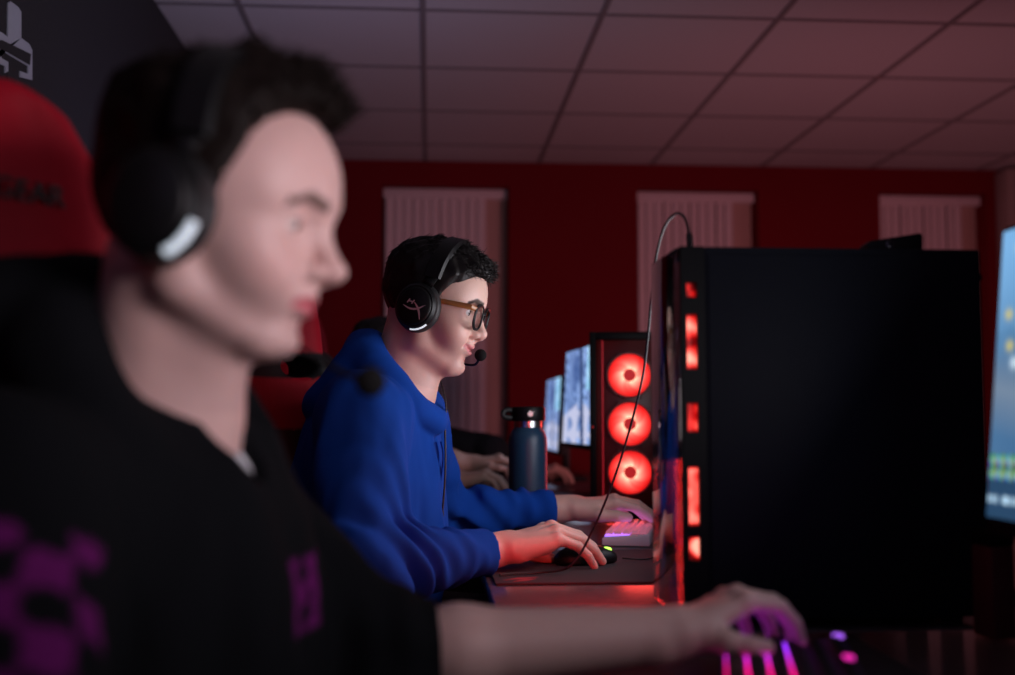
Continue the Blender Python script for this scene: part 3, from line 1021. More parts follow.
wallpoly([(-16, 70), (-16, 26), (0, 32), (6.5, 37), (7, 3), (9, 1), (17, 7), (20, 12), (20, 38), (28, 44), (31, 50), (31, 80), (19, 77), (19, 71), (27, 74), (27, 66), (0, 50), (0, 58), (7, 62), (7, 71), (4, 73), (4, 66), (-16, 58)], .011, .015, 'emblem', MAT['banner_white'])
wallpoly([(-16, 44), (0, 40), (29, 54), (28, 65), (0, 49), (-16, 52)], .015, .0165, 'emblem_band', MAT['banner'])
wallpoly([(6.6, 64), (6.6, 86), (18, 90), (18, 70)], .011, .014, 'emblem_fill', MAT['banner'])


# ------------------------------------------------------------------ desks
def desk(ya, yb, label):
    t = thing('gaming_desk', label, 'desk', (0.47, (ya + yb) / 2, 0), group=None)
    hy = (yb - ya) / 2
    MB().box((-.375, -hy, .712), (.375, hy, .740), .004).build('tabletop', MAT['desk'], t)
    for sx_ in (-.30, .30):
        for sy in (-1, 1):
            MB().box((sx_ - .025, sy * (hy - .07) - .025, .0), (sx_ + .025, sy * (hy - .07) + .025, .712), .004).build('leg', MAT['desk_edge'], t)
    MB().box((.33, -hy + .1, .35), (.345, hy - .1, .712), .003).build('back_panel', MAT['desk_edge'], t)
    return t


desk(-.02, 1.385, 'dark desk in front, under the keyboard glowing purple')
desk(1.39, 2.79, 'dark shiny desk under the white keyboard, mirroring a red glow')
desk(2.795, 4.19, 'dark desk under the tower with three red fans')
desk(4.195, 5.55, 'dark desk at the far end by the red back wall')


# ------------------------------------------------------------------ screens
def monitor(x, yn, yf, zt, zb, tilt, label, paint, group=None, yaw=0.0, nz=60, ny=60):
    """a flat screen that faces -x; near edge at yn, far edge at yf"""
    W, H = yf - yn, zt - zb
    M = Matrix.Translation((x, (yn + yf) / 2, zb)) @ Matrix.Rotation(yaw, 4, 'Z') @ Matrix.Rotation(tilt, 4, 'Y')
    t = thing('monitor', label, 'monitor', (x, (yn + yf) / 2, .742), 0, group)
    inv = Matrix.Translation((x, (yn + yf) / 2, .742)).inverted() @ M
    mb = MB().box((0.001, -W / 2 - .007, -.018), (.030, W / 2 + .007, H + .007), .006, M=inv)
    mb.build('shell', MAT['plastic_black'], t)
    mb = MB().box((.030, -.12, H * .25), (.055, .12, H * .75), .012, M=inv); mb.build('rear_housing', MAT['plastic_black'], t)
    u, v = np.meshgrid(np.linspace(0, 1, ny), np.linspace(0, 1, nz), indexing='ij')
    pts = np.stack([np.full(u.size, -.0005), (u.ravel() - .5) * W, v.ravel() * H], 1)
    idx = np.arange(u.size).reshape(u.shape)
    f = np.stack([idx[:-1, :-1], idx[:-1, 1:], idx[1:, 1:], idx[1:, :-1]], -1).reshape(-1, 4)
    me = np_mesh('display', pts, f)
    me.transform(inv)
    set_colors(me, paint(u.ravel(), v.ravel()))
    link('display', me, MAT['screen'], t)
    s = MB()
    s.prism([(.055, zb - .742 + H * .5 + .03), (.085, zb - .742 + H * .5), (.085, .015), (.055, .015)], 'y', -.028, .028, .004)
    s.build('stand_neck', MAT['plastic_black'], t)
    MB().box((-.075, -.13, 0), (.15, .13, .014), .005).build('stand_foot', MAT['plastic_black'], t)
    return t


def lin(c): return np.array([((v / 255 + .055) / 1.055) ** 2.4 if v > 10 else v / 255 / 12.92 for v in c])


def paint_game(u, v):      # u: 0 near the camera .. 1 far; v: 0 bottom .. 1 top
    P = np.stack([u * 8, v * 6, u * 0], 1)
    n = wob(P, 1.3, 1); n2 = wob(P, 3.1, 4)
    top, mid, low = lin((120, 175, 225)), lin((70, 110, 150)), lin((150, 175, 205))
    k = np.clip((v - .45) / .5, 0, 1)[:, None]
    c = mid + (top - mid) * k + (0.10 * n)[:, None] * lin((160, 200, 240))
    dark = np.clip(n2 * 1.4 - .2, 0, 1)[:, None] * (v > .5)[:, None]
    c = c * (1 - .7 * dark)
    g = np.clip(1 - np.abs(v - .42 - .25 * (u - .9)) / .16, 0, 1)[:, None]
    c = c + (low * .55 - c) * g
    b = ((v > .13) & (v < .22))[:, None]
    Q = P * np.array([3.0, 2.2, 1])
    cols = np.stack([np.clip(.10 + .35 * wob(Q, 9, 2), .02, 1), np.clip(.26 + .35 * wob(Q, 8, 7), .05, 1), np.clip(.22 + .4 * wob(Q, 7, 9), .05, 1)], 1)
    c = np.where(b, cols, c)
    c = np.where((v < .13)[:, None], lin((40, 70, 100)) + np.zeros((len(v), 3)), c)
    txt = ((v > .05) & (v < .08) & (np.sin(u * 330 + 3 * np.sin(u * 70)) > -.2))[:, None]
    c = np.where(txt, lin((190, 225, 250)) + np.zeros((len(v), 3)), c)
    for (cu, cv, r, col) in ((.93, .93, .022, (215, 235, 220)), (.96, .70, .018, (215, 200, 90)), (.95, .59, .018, (215, 200, 90)), (.90, .66, .03, (200, 235, 255)), (.93, .53, .02, (215, 235, 250))):
        w = np.exp(-(((u - cu) * 1.6 / r) ** 2 + ((v - cv) / r) ** 2))[:, None]
        c = c + (lin(col) - c) * w
    return np.clip(c, 0, 1) * 1.05


def paint_street(u, v):
    P = np.stack([u * 7, v * 9, u * 0], 1)
    n = wob(P, 1.2, 3); n2 = wob(P, 2.7, 5)
    c = lin((120, 150, 205)) + np.clip(n, -1, 1)[:, None] * lin((120, 140, 170)) * .7
    c = np.where(((v < .45 - .30 * np.abs(u - .45)) & (n2 > -.35))[:, None], lin((190, 195, 225)) + np.zeros((len(v), 3)), c)
    c = np.where((np.abs(u - .42 - .15 * (v - .5)) < .05)[:, None], lin((40, 65, 110)) + np.zeros((len(v), 3)), c)
    c = np.where(((np.abs(n2 - .45) < .16) & (v > .4))[:, None], lin((45, 80, 140)) + np.zeros((len(v), 3)), c)
    c = np.where(((u < .30) & (v > .55))[:, None], lin((150, 205, 240)) + .15 * n2[:, None], c)
    return np.clip(c, 0.02, 1) * 1.05


monitor(.607, .615, 1.172, 1.218, .903, R(5.5), 'large bright monitor in front, showing a blue game screen', paint_game, nz=150, ny=150)
monitor(.66, 1.64, 2.19, 1.215, .89, R(4), 'bright monitor behind the big black tower, facing the player in the blue hoodie', paint_street)
monitor(.492, 3.42, 3.93, 1.245, .925, R(3), 'bright monitor directly left of the tower with three red fans', paint_street, yaw=R(4))
monitor(.535, 4.62, 5.15, 1.185, .87, R(3), 'distant bright monitor, second screen left of the red-fan tower', paint_street)
# power light under the third screen
def fan_blades(base, k, m, parent):
    # nine curved blades with the hub's light painted into their glow colour
    V, Fc, C = [], [], []
    rnd = random.Random(k)
    for b in range(9):
        o = len(V)
        for i in range(9):
            rr = .013 + (.0575 - .013) * i / 8
            tw_ = .9 * (i / 8) ** 1.2
            for j in range(6):
                a = 2 * PI * b / 9 + tw_ + (j / 5 - .5) * 2 * PI / 9 * 1.04 + k * .3
                y = (j / 5 - .5) * .009
                p = base @ Vector((rr * math.cos(a), rr * math.sin(a), .002 + y))
                V.append(p)
                tt = i / 8
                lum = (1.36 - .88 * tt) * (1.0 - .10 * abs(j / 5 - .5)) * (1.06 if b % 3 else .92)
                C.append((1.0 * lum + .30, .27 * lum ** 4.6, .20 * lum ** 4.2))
        for i in range(8):
            for j in range(5):
                q = o + i * 6 + j
                Fc.append((q, q + 1, q + 7, q + 6))
    me = np_mesh('fan_blades', np.array([v[:] for v in V]), np.array(Fc))
    set_colors(me, np.array(C))
    link('fan_blades', me, m, parent)


# ------------------------------------------------------------------ tower in front
tw = thing('computer_tower', 'big black computer tower in front with red light in its edge vents', 'computer', (0.322, 1.40, 0.7412))
TD, TWD, TH = .406, .166, .492
MB().box((.034, .0, .012), (TD, TWD, TH), .003).build('chassis', MAT['case_black'], tw)
MB().box((.038, -.0025, .020), (TD - .006, .0, TH - .010), .0012).build('side_panel', MAT['case_black'], tw)
# front bezel with slots in its side: built from strips round the openings
slots = [(at(690, yb_, 1.40).z - .74, at(690, ya_, 1.40).z - .74) for (ya_, yb_) in ((283, 298), (315, 370), (404, 433), (468, 527), (538, 562))]
slots = sorted(slots)
mb = MB()
zz = .012
for a, b in slots:
    mb.box((.002, 0, zz), (.034, .006, a)); zz = b
mb.box((.002, 0, zz), (.034, .006, TH))
for a, b in slots:
    mb.box((.002, 0, a), (.0095, .006, b)); mb.box((.0235, 0, a), (.034, .006, b))
mb.box((.002, TWD - .006, .012), (.034, TWD, TH))
mb.box((.002, .006, TH - .006), (.034, TWD - .006, TH)); mb.box((.002, .006, .012), (.034, TWD - .006, .018))
mb.build('front_bezel', MAT['case_rim'], tw, smooth=False)
MB().box((-.004, .002, .014), (.002, TWD - .002, TH - .002), .0012).build('front_glass', MAT['tinted_glass'], tw)
# three fans behind the glass; glowing sheets painted with their light fill the slots
for k in range(3):
    zc = .085 + k * .155
    fr = MB().lathe([(.058, -.010), (.066, -.010), (.066, .010), (.058, .010)], 40, Matrix.Translation((.019, TWD / 2, zc)) @ Matrix.Rotation(PI / 2, 4, 'Y'), close=True).build('fan_frame', MAT['fan_ring'], tw)
    MB().lathe([(0, -.008), (.02, -.008), (.02, .008), (0, .008)], 24, Matrix.Translation((.019, TWD / 2, zc)) @ Matrix.Rotation(PI / 2, 4, 'Y')).build('fan_hub', MAT['fan_hub'], fr)
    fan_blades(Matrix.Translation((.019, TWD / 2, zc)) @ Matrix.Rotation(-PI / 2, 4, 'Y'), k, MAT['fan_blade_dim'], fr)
for a, b in slots:
    u, v = np.meshgrid(np.linspace(0, 1, 10), np.linspace(0, 1, 40), indexing='ij')
    u, v = u.ravel(), v.ravel()
    pts = np.stack([.0090 + u * .0150, np.full(u.size, .009) + .002 * np.sin(u * 3.1), a + v * (b - a)], 1)
    idx = np.arange(400).reshape(10, 40)
    f = np.stack([idx[:-1, :-1], idx[1:, :-1], idx[1:, 1:], idx[:-1, 1:]], -1).reshape(-1, 4)
    me = np_mesh('vent_light', pts, f)
    big = (b - a) > .03
    n = wob(np.stack([u * 2.2, v * (b - a) * 130, u * 0 + a * 60], 1), 1.0, 3)
    if big:
        k = np.clip(.95 + 1.7 * n, 0.10, 1.8) * np.clip(np.minimum(v, 1 - v) * (b - a) / .004, .15, 1)
    else:
        k = .62 * (np.exp(-(((u - .3) / .28) ** 2 + ((v - .70) / .26) ** 2)) + np.exp(-(((u - .68) / .28) ** 2 + ((v - .26) / .22) ** 2)))
    c = np.stack([np.clip(k * 1.25, 0, 1.8), .085 * k ** 3.3, .065 * k ** 3.2], 1)
    set_colors(me, c)
    link('vent_light', me, MAT['vent_glow'], tw)
for px_, pz in ((.05, .03), (.05, TWD - .03), (TD - .04, .03), (TD - .04, TWD - .03)):
    MB().lathe([(0, 0), (.014, 0), (.016, .012), (0, .012)], 20, Matrix.Translation((px_, pz, 0))).build('foot', MAT['rubber'], tw)
for z in (.05, TH - .035):
    MB().lathe([(0, 0), (.005, 0), (.005, .009), (0, .009)], 14, Matrix.Translation((TD, .02, z)) @ Matrix.Rotation(PI / 2, 4, 'Y')).build('thumb_screw', MAT['case_rim'], tw)
MB().box((.062, .03, TH), (TD - .05, TWD - .03, TH + .0015), .0006).build('top_filter', MAT['case_rim'], tw)

# small black gadget with a round lens on the tower
wc = thing('webcam', 'small black webcam lying on the big tower', 'webcam', (.625, 1.43, .74 + TH + .002), R(-6))
MB().prism([(-.037, 0), (.037, 0), (.038, .022), (.035, .0255), (-.034, .015), (-.037, .011)], 'y', 0, .04, .0025).build('housing', MAT['plastic_black'], wc)
MB().lathe([(0, .004), (.005, .004), (.007, .003), (.007, 0), (0, 0)], 20, Matrix.Translation((-.007, .0, .0085)) @ Matrix.Rotation(PI / 2, 4, 'X')).build('lens', MAT['dark_glass'], wc)

# ------------------------------------------------------------------ tower with three fans
RT = R(-8.3)
t2 = thing('computer_tower', 'black tower with a front of three glowing red fans', 'computer', (0.430, 2.95, 0.7412), RT)
W2, H2, D2 = .205, .502, .37
mb = MB()
mb.box((0, .0, .012), (.018, D2, H2), .002); mb.box((W2 - .018, 0, .012), (W2, D2, H2), .002)
mb.box((.018, 0, H2 - .020), (W2 - .018, D2, H2), .002); mb.box((.018, 0, .012), (W2 - .018, D2, .032), .002)
mb.box((.018, .06, .032), (W2 - .018, D2, H2 - .020), .001)
mb.build('chassis', MAT['case_rim'], t2)
MB().box((.018, .050, .032), (W2 - .018, .060, H2 - .020), .001).build('inner_plate', MAT['inner_red'], t2)
for k, py in enumerate((375.5, 424.5, 473)):
    zc = at(630, py, 2.955).z - .74
    xc = W2 * .53
    base = Matrix.Translation((xc, .034, zc)) @ Matrix.Rotation(PI / 2, 4, 'X')
    fr = MB().lathe([(.0585, -.012), (.0635, -.012), (.0635, .012), (.0585, .012)], 48, base, close=True).build('fan', MAT['fan_ring'], t2)
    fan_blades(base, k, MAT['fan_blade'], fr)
    MB().lathe([(0, .012), (.0145, .012), (.0168, .010), (.0168, -.006), (0, -.006)], 28, base).build('fan_hub', MAT['fan_hub'], fr)
    for a in (0.5, 2.07, 3.64, 5.2):
        mb = MB(); mb.box((.055, -.003, -.011), (.072, .003, -.006), .001, M=base @ Matrix.Rotation(a, 4, 'Z'))
        mb.build('fan_bracket', MAT['fan_ring'], fr)
MB().box((.034, -.001, .035), (.0365, .001, H2 - .024)).build('light_strip', mat('strip_red', (.3, .01, .01), .4, emit=(.45, .01, .02), estr=.8), t2)
MB().lathe([(0, .0), (.004, .0), (.0045, .028), (.003, .040), (0, .041)], 14, Matrix.Translation((.186, .012, H2))).build('antenna', MAT['case_rim'], t2)
MB().lathe([(0, 0), (.0022, 0), (.0022, .002), (0, .002)], 12, Matrix.Translation((.008, -.0005, .245)) @ Matrix.Rotation(PI / 2, 4, 'X')).build('power_light', MAT['fan_hub'], t2)
for px_, pz in ((.03, .03), (W2 - .03, .03), (.03, D2 - .03), (W2 - .03, D2 - .03)):
    MB().lathe([(0, 0), (.012, 0), (.014, .012), (0, .012)], 20, Matrix.Translation((px_, pz, 0))).build('foot', MAT['rubber'], t2)

# ------------------------------------------------------------------ bottle
bt = thing('water_bottle', 'tall navy blue water bottle with black screw lid', 'bottle', (.2316, 2.60, .741), R(20))
MB().lathe([(0, 0), (.040, 0), (.0445, .004), (.0455, .012), (.0455, .205), (.0445, .222), (.0405, .236), (.0335, .245), (.0320, .247), (0, .247)], 48).build('body', MAT['bottle_blue'], bt)
MB().lathe([(0, .247), (.0330, .247), (.0330, .262), (0, .262)], 48).build('neck_ring', MAT['steel'], bt)
lid = MB().lathe([(0, .262), (.0400, .262), (.0415, .265), (.0415, .290), (.0395, .295), (0, .297)], 48).build('lid', MAT['plastic_black'], bt)
mb = MB().tube(spline([(-.036, .0, .287), (-.052, 0, .288), (-.062, 0, .283), (-.062, 0, .274), (-.050, 0, .270), (-.036, 0, .271)], 6), .005, 10, flat=(.8, 1.5), ref=(0, 1, 0))
mb.build('handle', MAT['plastic_black'], lid)
a = R(-90 - 20 + 3)
MB().lathe([(0, .0012), (.0070, .0012), (.0075, 0), (0, 0)], 20, Matrix.Translation((.0414 * math.cos(a), .0414 * math.sin(a), .279)) @ Matrix.Rotation(a, 4, 'Z') @ Matrix.Rotation(PI / 2, 4, 'Y')).build('emblem', MAT['steel'], lid)


# ------------------------------------------------------------------ keyboards, mice, mats
def keyboard(label, o, yaw, L, D, rows, case, keym, glow, tall, paint=None, keyw=.0185, top=.62, layout=None):
    """long axis = local x (away from the camera), rows go to local y"""
    t = thing('keyboard', label, 'keyboard', o, yaw)
    MB().prism([(-D / 2, 0), (D / 2, 0), (D / 2, tall), (D / 2 - .004, tall + .003), (-D / 2 + .004, tall - .004), (-D / 2, tall - .007)], 'x', -L / 2, L / 2, .002).build('case', case, t)
    nx = int((L - .012) / .01905)
    pitch_y = (D - .010) / rows
    z = tall - .004
    mats = keym if isinstance(keym, list) else [keym]
    if paint is None:
        MB().box((-L / 2 + .005, -D / 2 + .005, z), (L / 2 - .005, D / 2 - .005, z + .0040), .0005).build('backlight', glow, t)
    else:
        u, v = np.meshgrid(np.linspace(0, 1, 60), np.linspace(0, 1, 60), indexing='ij')
        u, v = u.ravel(), v.ravel()
        pts = np.stack([(u - .5) * (L - .010), (v - .5) * (D - .010), np.full(u.size, z + .0045)], 1)
        idx = np.arange(3600).reshape(60, 60)
        me = np_mesh('backlight', pts, np.stack([idx[:-1, :-1], idx[1:, :-1], idx[1:, 1:], idx[:-1, 1:]], -1).reshape(-1, 4))
        set_colors(me, paint(u, v)); link('backlight', me, glow, t)
    mb = MB()
    for r_ in range(rows):
        x = -L / 2 + .006
        stag = (0, .5, .75, 1.25, 0, 0)[(rows - 1 - r_) % 6] if layout is None else 0
        k = 0
        while x < L / 2 - .012:
            w = .01905
            if r_ == 0 and L * .25 < x + L / 2 < L * .45: w = .01905 * 5
            elif k == 0 and stag: w = .01905 * (1 + stag * .6)
            w = min(w, L / 2 - .006 - x)
            if w < .008: break
            cy = -D / 2 + .005 + pitch_y * (r_ + .5)
            h0, h1 = z + .006, z + .0125 + (.002 if r_ == rows - 1 else 0)
            b = bmesh.new(); bmesh.ops.create_cube(b, size=1)
            for v in b.verts:
                s = 1 if v.co.z < 0 else top
                s2 = 1 if v.co.z < 0 else (w - (1 - top) * .0185) / w
                v.co = Vector((x + w / 2 + v.co.x * (w - .0012) * s2, cy + v.co.y * (pitch_y - .0012) * s, h0 if v.co.z < 0 else h1))
            bmesh.ops.bevel(b, geom=list(b.edges), offset=.0010, segments=1, affect='EDGES')
            mb._merge(b, None, (0 if (k in (0, 1) or len(mats) == 1) else 1) if len(mats) > 1 else 0)
            x += w; k += 1
    mb.build('keycaps', mats, t, smooth=False)
    return t


# white compact board under the blue hoodie's left hand
kb = keyboard('small white keyboard with pink keys, under a hand beside the red-fan tower', (.452, 2.46, .741), R(-90 - 15.5), .292, .100, 5, MAT['key_white'], [MAT['key_white'], MAT['key_pink']], MAT['glow_purple'], .022, top=.72)


def paint_kb(u, v):
    k = np.clip(1 - u, 0, 1)[:, None]
    c = lin((235, 20, 120)) + (lin((150, 50, 255)) - lin((235, 20, 120))) * np.clip((k - .62) / .3, 0, 1)
    return c * 2.5


kb1 = keyboard('black keyboard in front, glowing purple and pink between its keys', (.328, .985, .745), R(-90 - 14.8), .37, .132, 6, MAT['case_black'], MAT['plastic_black'], MAT['glow_mag'], .028, paint=paint_kb, top=.50)

# two lit keys at its far corner
SC.view_layers[0].update()
KI = kb1.matrix_world.inverted()
for px_, py_, k in ((838, 640, 0), (848, 662, 1)):
    q = KI @ at_z(px_, py_, .741 + .0372)
    MB().lathe([(0, .003), (.005, .003), (.0065, 0), (0, 0)], 18, Matrix.Translation((q.x, q.y, .0362))).build('lit_key', mat('key_light_%d' % k, (.3, .1, .3), .5, emit=((.42, .12, 1.0), (.85, .02, .40))[k], estr=1.3), kb1)


def mouse(label, o, yaw, leds, group=None):
    t = thing('mouse', label, 'mouse', o, yaw)
    def fn(P):
        d = ell(P, (-.008, 0, .008), (.054, .031, .026))
        d = sm(d, ell(P, (.030, 0, .008), (.034, .027, .020)), .015)
        d = sx(d, -P[:, 2] + 0.0005, .004)
        return sx(d, -np.maximum(np.abs(P[:, 1]) - .0008, .008 - P[:, 0]), .001)
    v, f = polygonize(fn, (-.08, -.05, -.01), (.08, .05, .06), .0022)
    link('shell', np_mesh('shell', v, f), MAT['plastic_black'], t)
    MB().lathe([(.004, -.003), (.0095, -.003), (.0095, .003), (.004, .003)], 20, Matrix.Translation((.034, 0, .0225)) @ Matrix.Rotation(PI / 2, 4, 'X'), close=True).build('scroll_wheel', MAT['rubber'], t)
    for (p, r_, m) in leds:
        MB().ball(p, r_, 14).build('light', m, t)
    return t


m2 = mouse('black mouse with green lights, under the hand of the blue hoodie', (.285, 2.022, .745), R(20), [((.038, -.010, .0235), (.012, .006, .006), MAT['glow_green'])])
mouse('mouse with cyan and blue lights, held by the player behind the blue bottle', (.200, 3.225, .745), R(5), [((.004, -.022, .0325), (.0055, .005, .005), MAT['glow_cyan']), ((.026, -.012, .0300), (.0055, .005, .005), MAT['glow_blue'])])
mouse('black mouse under the right hand of the player in the black hoodie', (.20, .62, .745), R(0), [((.034, 0, .031), (.005, .003, .002), MAT['glow_blue'])])


def deskmat(label, lo, hi, m):
    o = MB().box((0, 0, 0), (hi[0] - lo[0], hi[1] - lo[1], .004), .0018).build('desk_mat', m)
    o.location = (lo[0], lo[1], .7405)
    return tag(o, label, 'mouse mat')


deskmat('black desk mat under the keyboard glowing purple', (.115, .42), (.515, 1.33), MAT['mat_black'])
dm = deskmat('dark desk mat with a red mark under the blue hoodie\'s mouse', (.107, 1.797), (.56, 2.235), MAT['mat_dark'])
for pts in ([(.015, .030), (.040, .052), (.075, .060), (.050, .040)], [(.030, .012), (.050, .036), (.070, .040), (.052, .020)]):
    MB().prism(pts, 'z', .0041, .0046).build('print', MAT['print_red'], dm, smooth=False)

# power light of the third screen, dark red carton under the front screen
cb = thing('carton', 'dark red box standing behind the front monitor', 'box', (.70, 1.315, .741), R(8))
MB().box((-.016, 0, 0), (.016, .04, .112), .002).build('body', MAT['box_red'], cb)
MB().box((-.017, -.001, .112), (.017, .041, .130), .003).build('lid', MAT['case_rim'], cb)

# cable from the top of the front tower, over its edge, down to the mat
pts = [at(690, 248, 1.44), at(689, 232, 1.46), at(684, 217, 1.50), at(675, 214, 1.55), at(664, 228, 1.60), at(656, 258, 1.65), at(651, 300, 1.70), at(648, 335, 1.75), at(642, 380, 1.80), at(628, 435, 1.84), at(611, 487, 1.86), at(590, 536, 1.87), at(570, 566, 1.87)]
pts += [Vector((.19, 1.885, .7482)), Vector((.15, 1.875, .7482)), Vector((.118, 1.86, .7482))]
cab = thing('headset_cable', 'thin black cable hanging in a loop from the big tower', 'cable', pts[0])
P = [p - pts[0] for p in pts]
MB().tube(spline(P, 8), .0021, 8).build('wire', MAT['cord'], cab)
MB().tube([P[0] + Vector((0, 0, -.02)), P[0] + Vector((0, 0, .004)), P[1] * .8], .0042, 10).build('plug', MAT['cord'], cab)
mc = thing('mouse_cable', 'thin mouse cable lying on the dark desk mat', 'cable', (.346, 2.047, .745))
MB().tube(spline([(.012, 0, .006), (.035, .0, .004), (.06, .015, .002), (.09, .05, .002), (.15, .075, .002), (.25, .08, .002)], 8), .0017, 8).build('wire', MAT['cord'], mc)


# ------------------------------------------------------------------ chairs
RED, BLK = np.array((.36, .006, .018)), np.array((.012, .012, .013))


def chair(label, o, yaw, text=None, slash=False, pillow_y=0.0, pillow=False):
    t = thing('gaming_chair', label, 'chair', o, yaw)
    zs = [.48, .62, .80, .95, 1.03, 1.10, 1.14, 1.20, 1.27, 1.32, 1.355]
    ws = [.19, .21, .235, .265, .27, .235, .188, .184, .172, .140, .085]
    def xc(z): return -.235 - (z - .5) * .07
    def fn(P):
        z = P[:, 2]; w = np.interp(z, zs, ws)
        ay = np.abs(P[:, 1])
        bow = .075 * np.clip(ay / .27, 0, 1.2) ** 2.2 * np.where(z < 1.1, 1.0, 0.6)
        x = P[:, 0] - xc(z) - bow
        th = .034 + .012 * np.exp(-((ay / w - .78) / .16) ** 2)
        a = np.maximum(np.abs(x) - th, ay - w) ; 
        b = np.maximum(a, np.abs(z - .94) - .45)
        q = np.stack([np.maximum(np.abs(x) - th + .025, 0), np.maximum(ay - w + .03, 0), np.maximum(np.abs(z - .905) - .420, 0)], 1)
        d = np.sqrt((q * q).sum(1)) - .027
        hole = np.maximum(ell(P, (xc(1.115), .105, 1.118), (.2, .052, .022)), -9)
        hole = np.minimum(hole, ell(P, (xc(1.115), -.105, 1.118), (.2, .052, .022)))
        return sx(d * .8, -hole, .012)
    v, f = polygonize(fn, (-.5, -.34, .42), (-.02, .34, 1.46), .008)
    me = np_mesh('backrest', v, f)
    w = np.interp(v[:, 2], zs, ws); r_ = np.abs(v[:, 1]) / w
    front = v[:, 0] > xc(v[:, 2]) + .075 * np.clip(np.abs(v[:, 1]) / .27, 0, 1.2) ** 2.2 * np.where(v[:, 2] < 1.1, 1.0, .6)
    red = ((v[:, 2] > 1.15) & front) | ((v[:, 2] > .985) & (v[:, 2] < 1.095) & front) | ((r_ > .58) & (r_ < .90) & (v[:, 2] < 1.09))
    red |= (r_ > .96)
    set_colors(me, np.where(red[:, None], RED, BLK))
    link('backrest', me, MAT['chair'], t)
    if text:
        m = text_mesh(text[0], text[1], .002)
        zt = text[3]
        M = Matrix.Translation((xc(zt) + .0485 + text[4], text[2], zt)) @ Matrix.Rotation(R(-4), 4, 'Y') @ Matrix.Rotation(PI / 2, 4, 'Z') @ Matrix.Rotation(PI / 2, 4, 'X')
        m.transform(M)
        link('lettering', m, MAT['chair_print'], t)
    if slash:
        for s in (-1, 1):
            y0 = s * .215
            for dz in (0, .035):
                mb = MB().tube([(xc(.93) + .093, y0 - s * .02, .93 + dz), (xc(.97) + .093, y0, .975 + dz), (xc(1.01) + .090, y0 + s * .012, 1.01 + dz)], [.001, .006, .001], 8, flat=(.4, 1), ref=(1, 0, 0))
                mb.build('slash_mark', MAT['chair_print'], t)
    # headrest pillow, seat, arms, base
    def pil(P):
        Q = P - V3((xc(1.20) + .075, pillow_y, 1.165))
        return sx(ell(Q, (0, 0, 0), (.042, .125, .048)), ell(Q, (0, 0, 0), (.05, .15, .06)), .01) - .004
    v, f = polygonize(pil, (-.45, -.2 + pillow_y, 1.0), (-.1, .2 + pillow_y, 1.32), .008)
    if pillow: link('headrest_pillow', np_mesh('headrest_pillow', v, f), MAT['chair_black'], t)
    def seat(P):
        ay = np.abs(P[:, 1])
        q = np.stack([np.maximum(np.abs(P[:, 0] - .0) - .215, 0), np.maximum(ay - .215, 0), np.maximum(np.abs(P[:, 2] - .385 - .10 * np.clip(ay - .15, 0, 1) * 2) - .020, 0)], 1)
        return (np.sqrt((q * q).sum(1)) - .034) * .9
    v, f = polygonize(seat, (-.3, -.3, .34), (.3, .3, .53), .010)
    me = np_mesh('seat', v, f)
    set_colors(me, np.where((np.abs(v[:, 1]) > .155)[:, None] & (np.abs(v[:, 1]) < .235)[:, None], RED, BLK))
    link('seat', me, MAT['chair'], t)
    for s in (-1, 1):
        ar = MB().tube(spline([(-.05, s * .22, .37), (-.05, s * .335, .40), (-.05, s * .345, .46), (-.05, s * .345, .60)], 5), .018, 10).build('armrest', MAT['plastic_black'], t)
        MB().box((-.17, s * .345 - .045, .60), (.09, s * .345 + .045, .628), .012).build('arm_pad', MAT['rubber'], ar)
    MB().lathe([(0, .09), (.028, .09), (.028, .22), (.018, .22), (.018, .315), (.07, .32), (.07, .335), (0, .335)], 20).build('gas_lift', MAT['case_rim'], t)
    for k in range(5):
        a = 2 * PI * k / 5 + .3
        M = Matrix.Rotation(a, 4, 'Z')
        lg = MB().tube([(.02, 0, .105), (.16, 0, .095), (.31, 0, .072)], [.026, .022, .016], 10, M=M).build('base_leg', MAT['plastic_black'], t)
        MB().lathe([(0, -.022), (.022, -.022), (.0265, -.016), (.0265, .016), (.022, .022), (0, .022)], 18, M @ Matrix.Translation((.315, 0, .0275)) @ Matrix.Rotation(PI / 2, 4, 'X')).build('caster', MAT['rubber'], lg)
    return t
# ------------------------------------------------------------------ the players
def vadd(p, *vs):
    p = V3(p)
    for v in vs: p = p + V3(v)
    return p


def ring_hood(NB, TM, front, rx, ry, zf, zb, rf, rb, back_drop=None, n=14, gap=0):
    """a thick soft roll round the neck: closed at the front, fat at the back"""
    pts = []
    for i in range(-n, n + 1):
        a = PI * i / n
        k = (1 - math.cos(a)) / 2        # 0 front, 1 back
        p = V3(NB) + TM @ np.array([front + rx * math.cos(a), ry * math.sin(a), zf + (zb - zf) * k])
        pts.append((p, rf + (rb - rf) * k))
    segs = [(pts[i][0], pts[i][1], pts[i + 1][0], pts[i + 1][1]) for i in range(len(pts) - 1) if gap <= i < len(pts) - 1 - gap]
    for (a, r1, b, r2) in (back_drop or []):
        segs.append((V3(NB) + TM @ V3(a), r1, V3(NB) + TM @ V3(b), r2))
    return segs


# --- player in front, black hoodie
yaw1, lean1 = R(-20), R(10)
T1 = frame(yaw1, lean1)
NB1 = V3(at(160, 400, .95))
CH1 = NB1 + T1 @ np.array([.02, 0, -.21])
PV1 = np.array([NB1[0] - .06, NB1[1] + .06, .60])
SL1 = NB1 + T1 @ np.array([-.015, .150, -.105]); SR1 = NB1 + T1 @ np.array([.0, -.175, -.085])
EL1, WL1 = at(372, 654, 1.09), at(672, 634, 1.11)
ER1, WR1 = Vector((-.235, .61, .755)), Vector((.075, .615, .790))
PURP = np.array((.11, .009, .098))


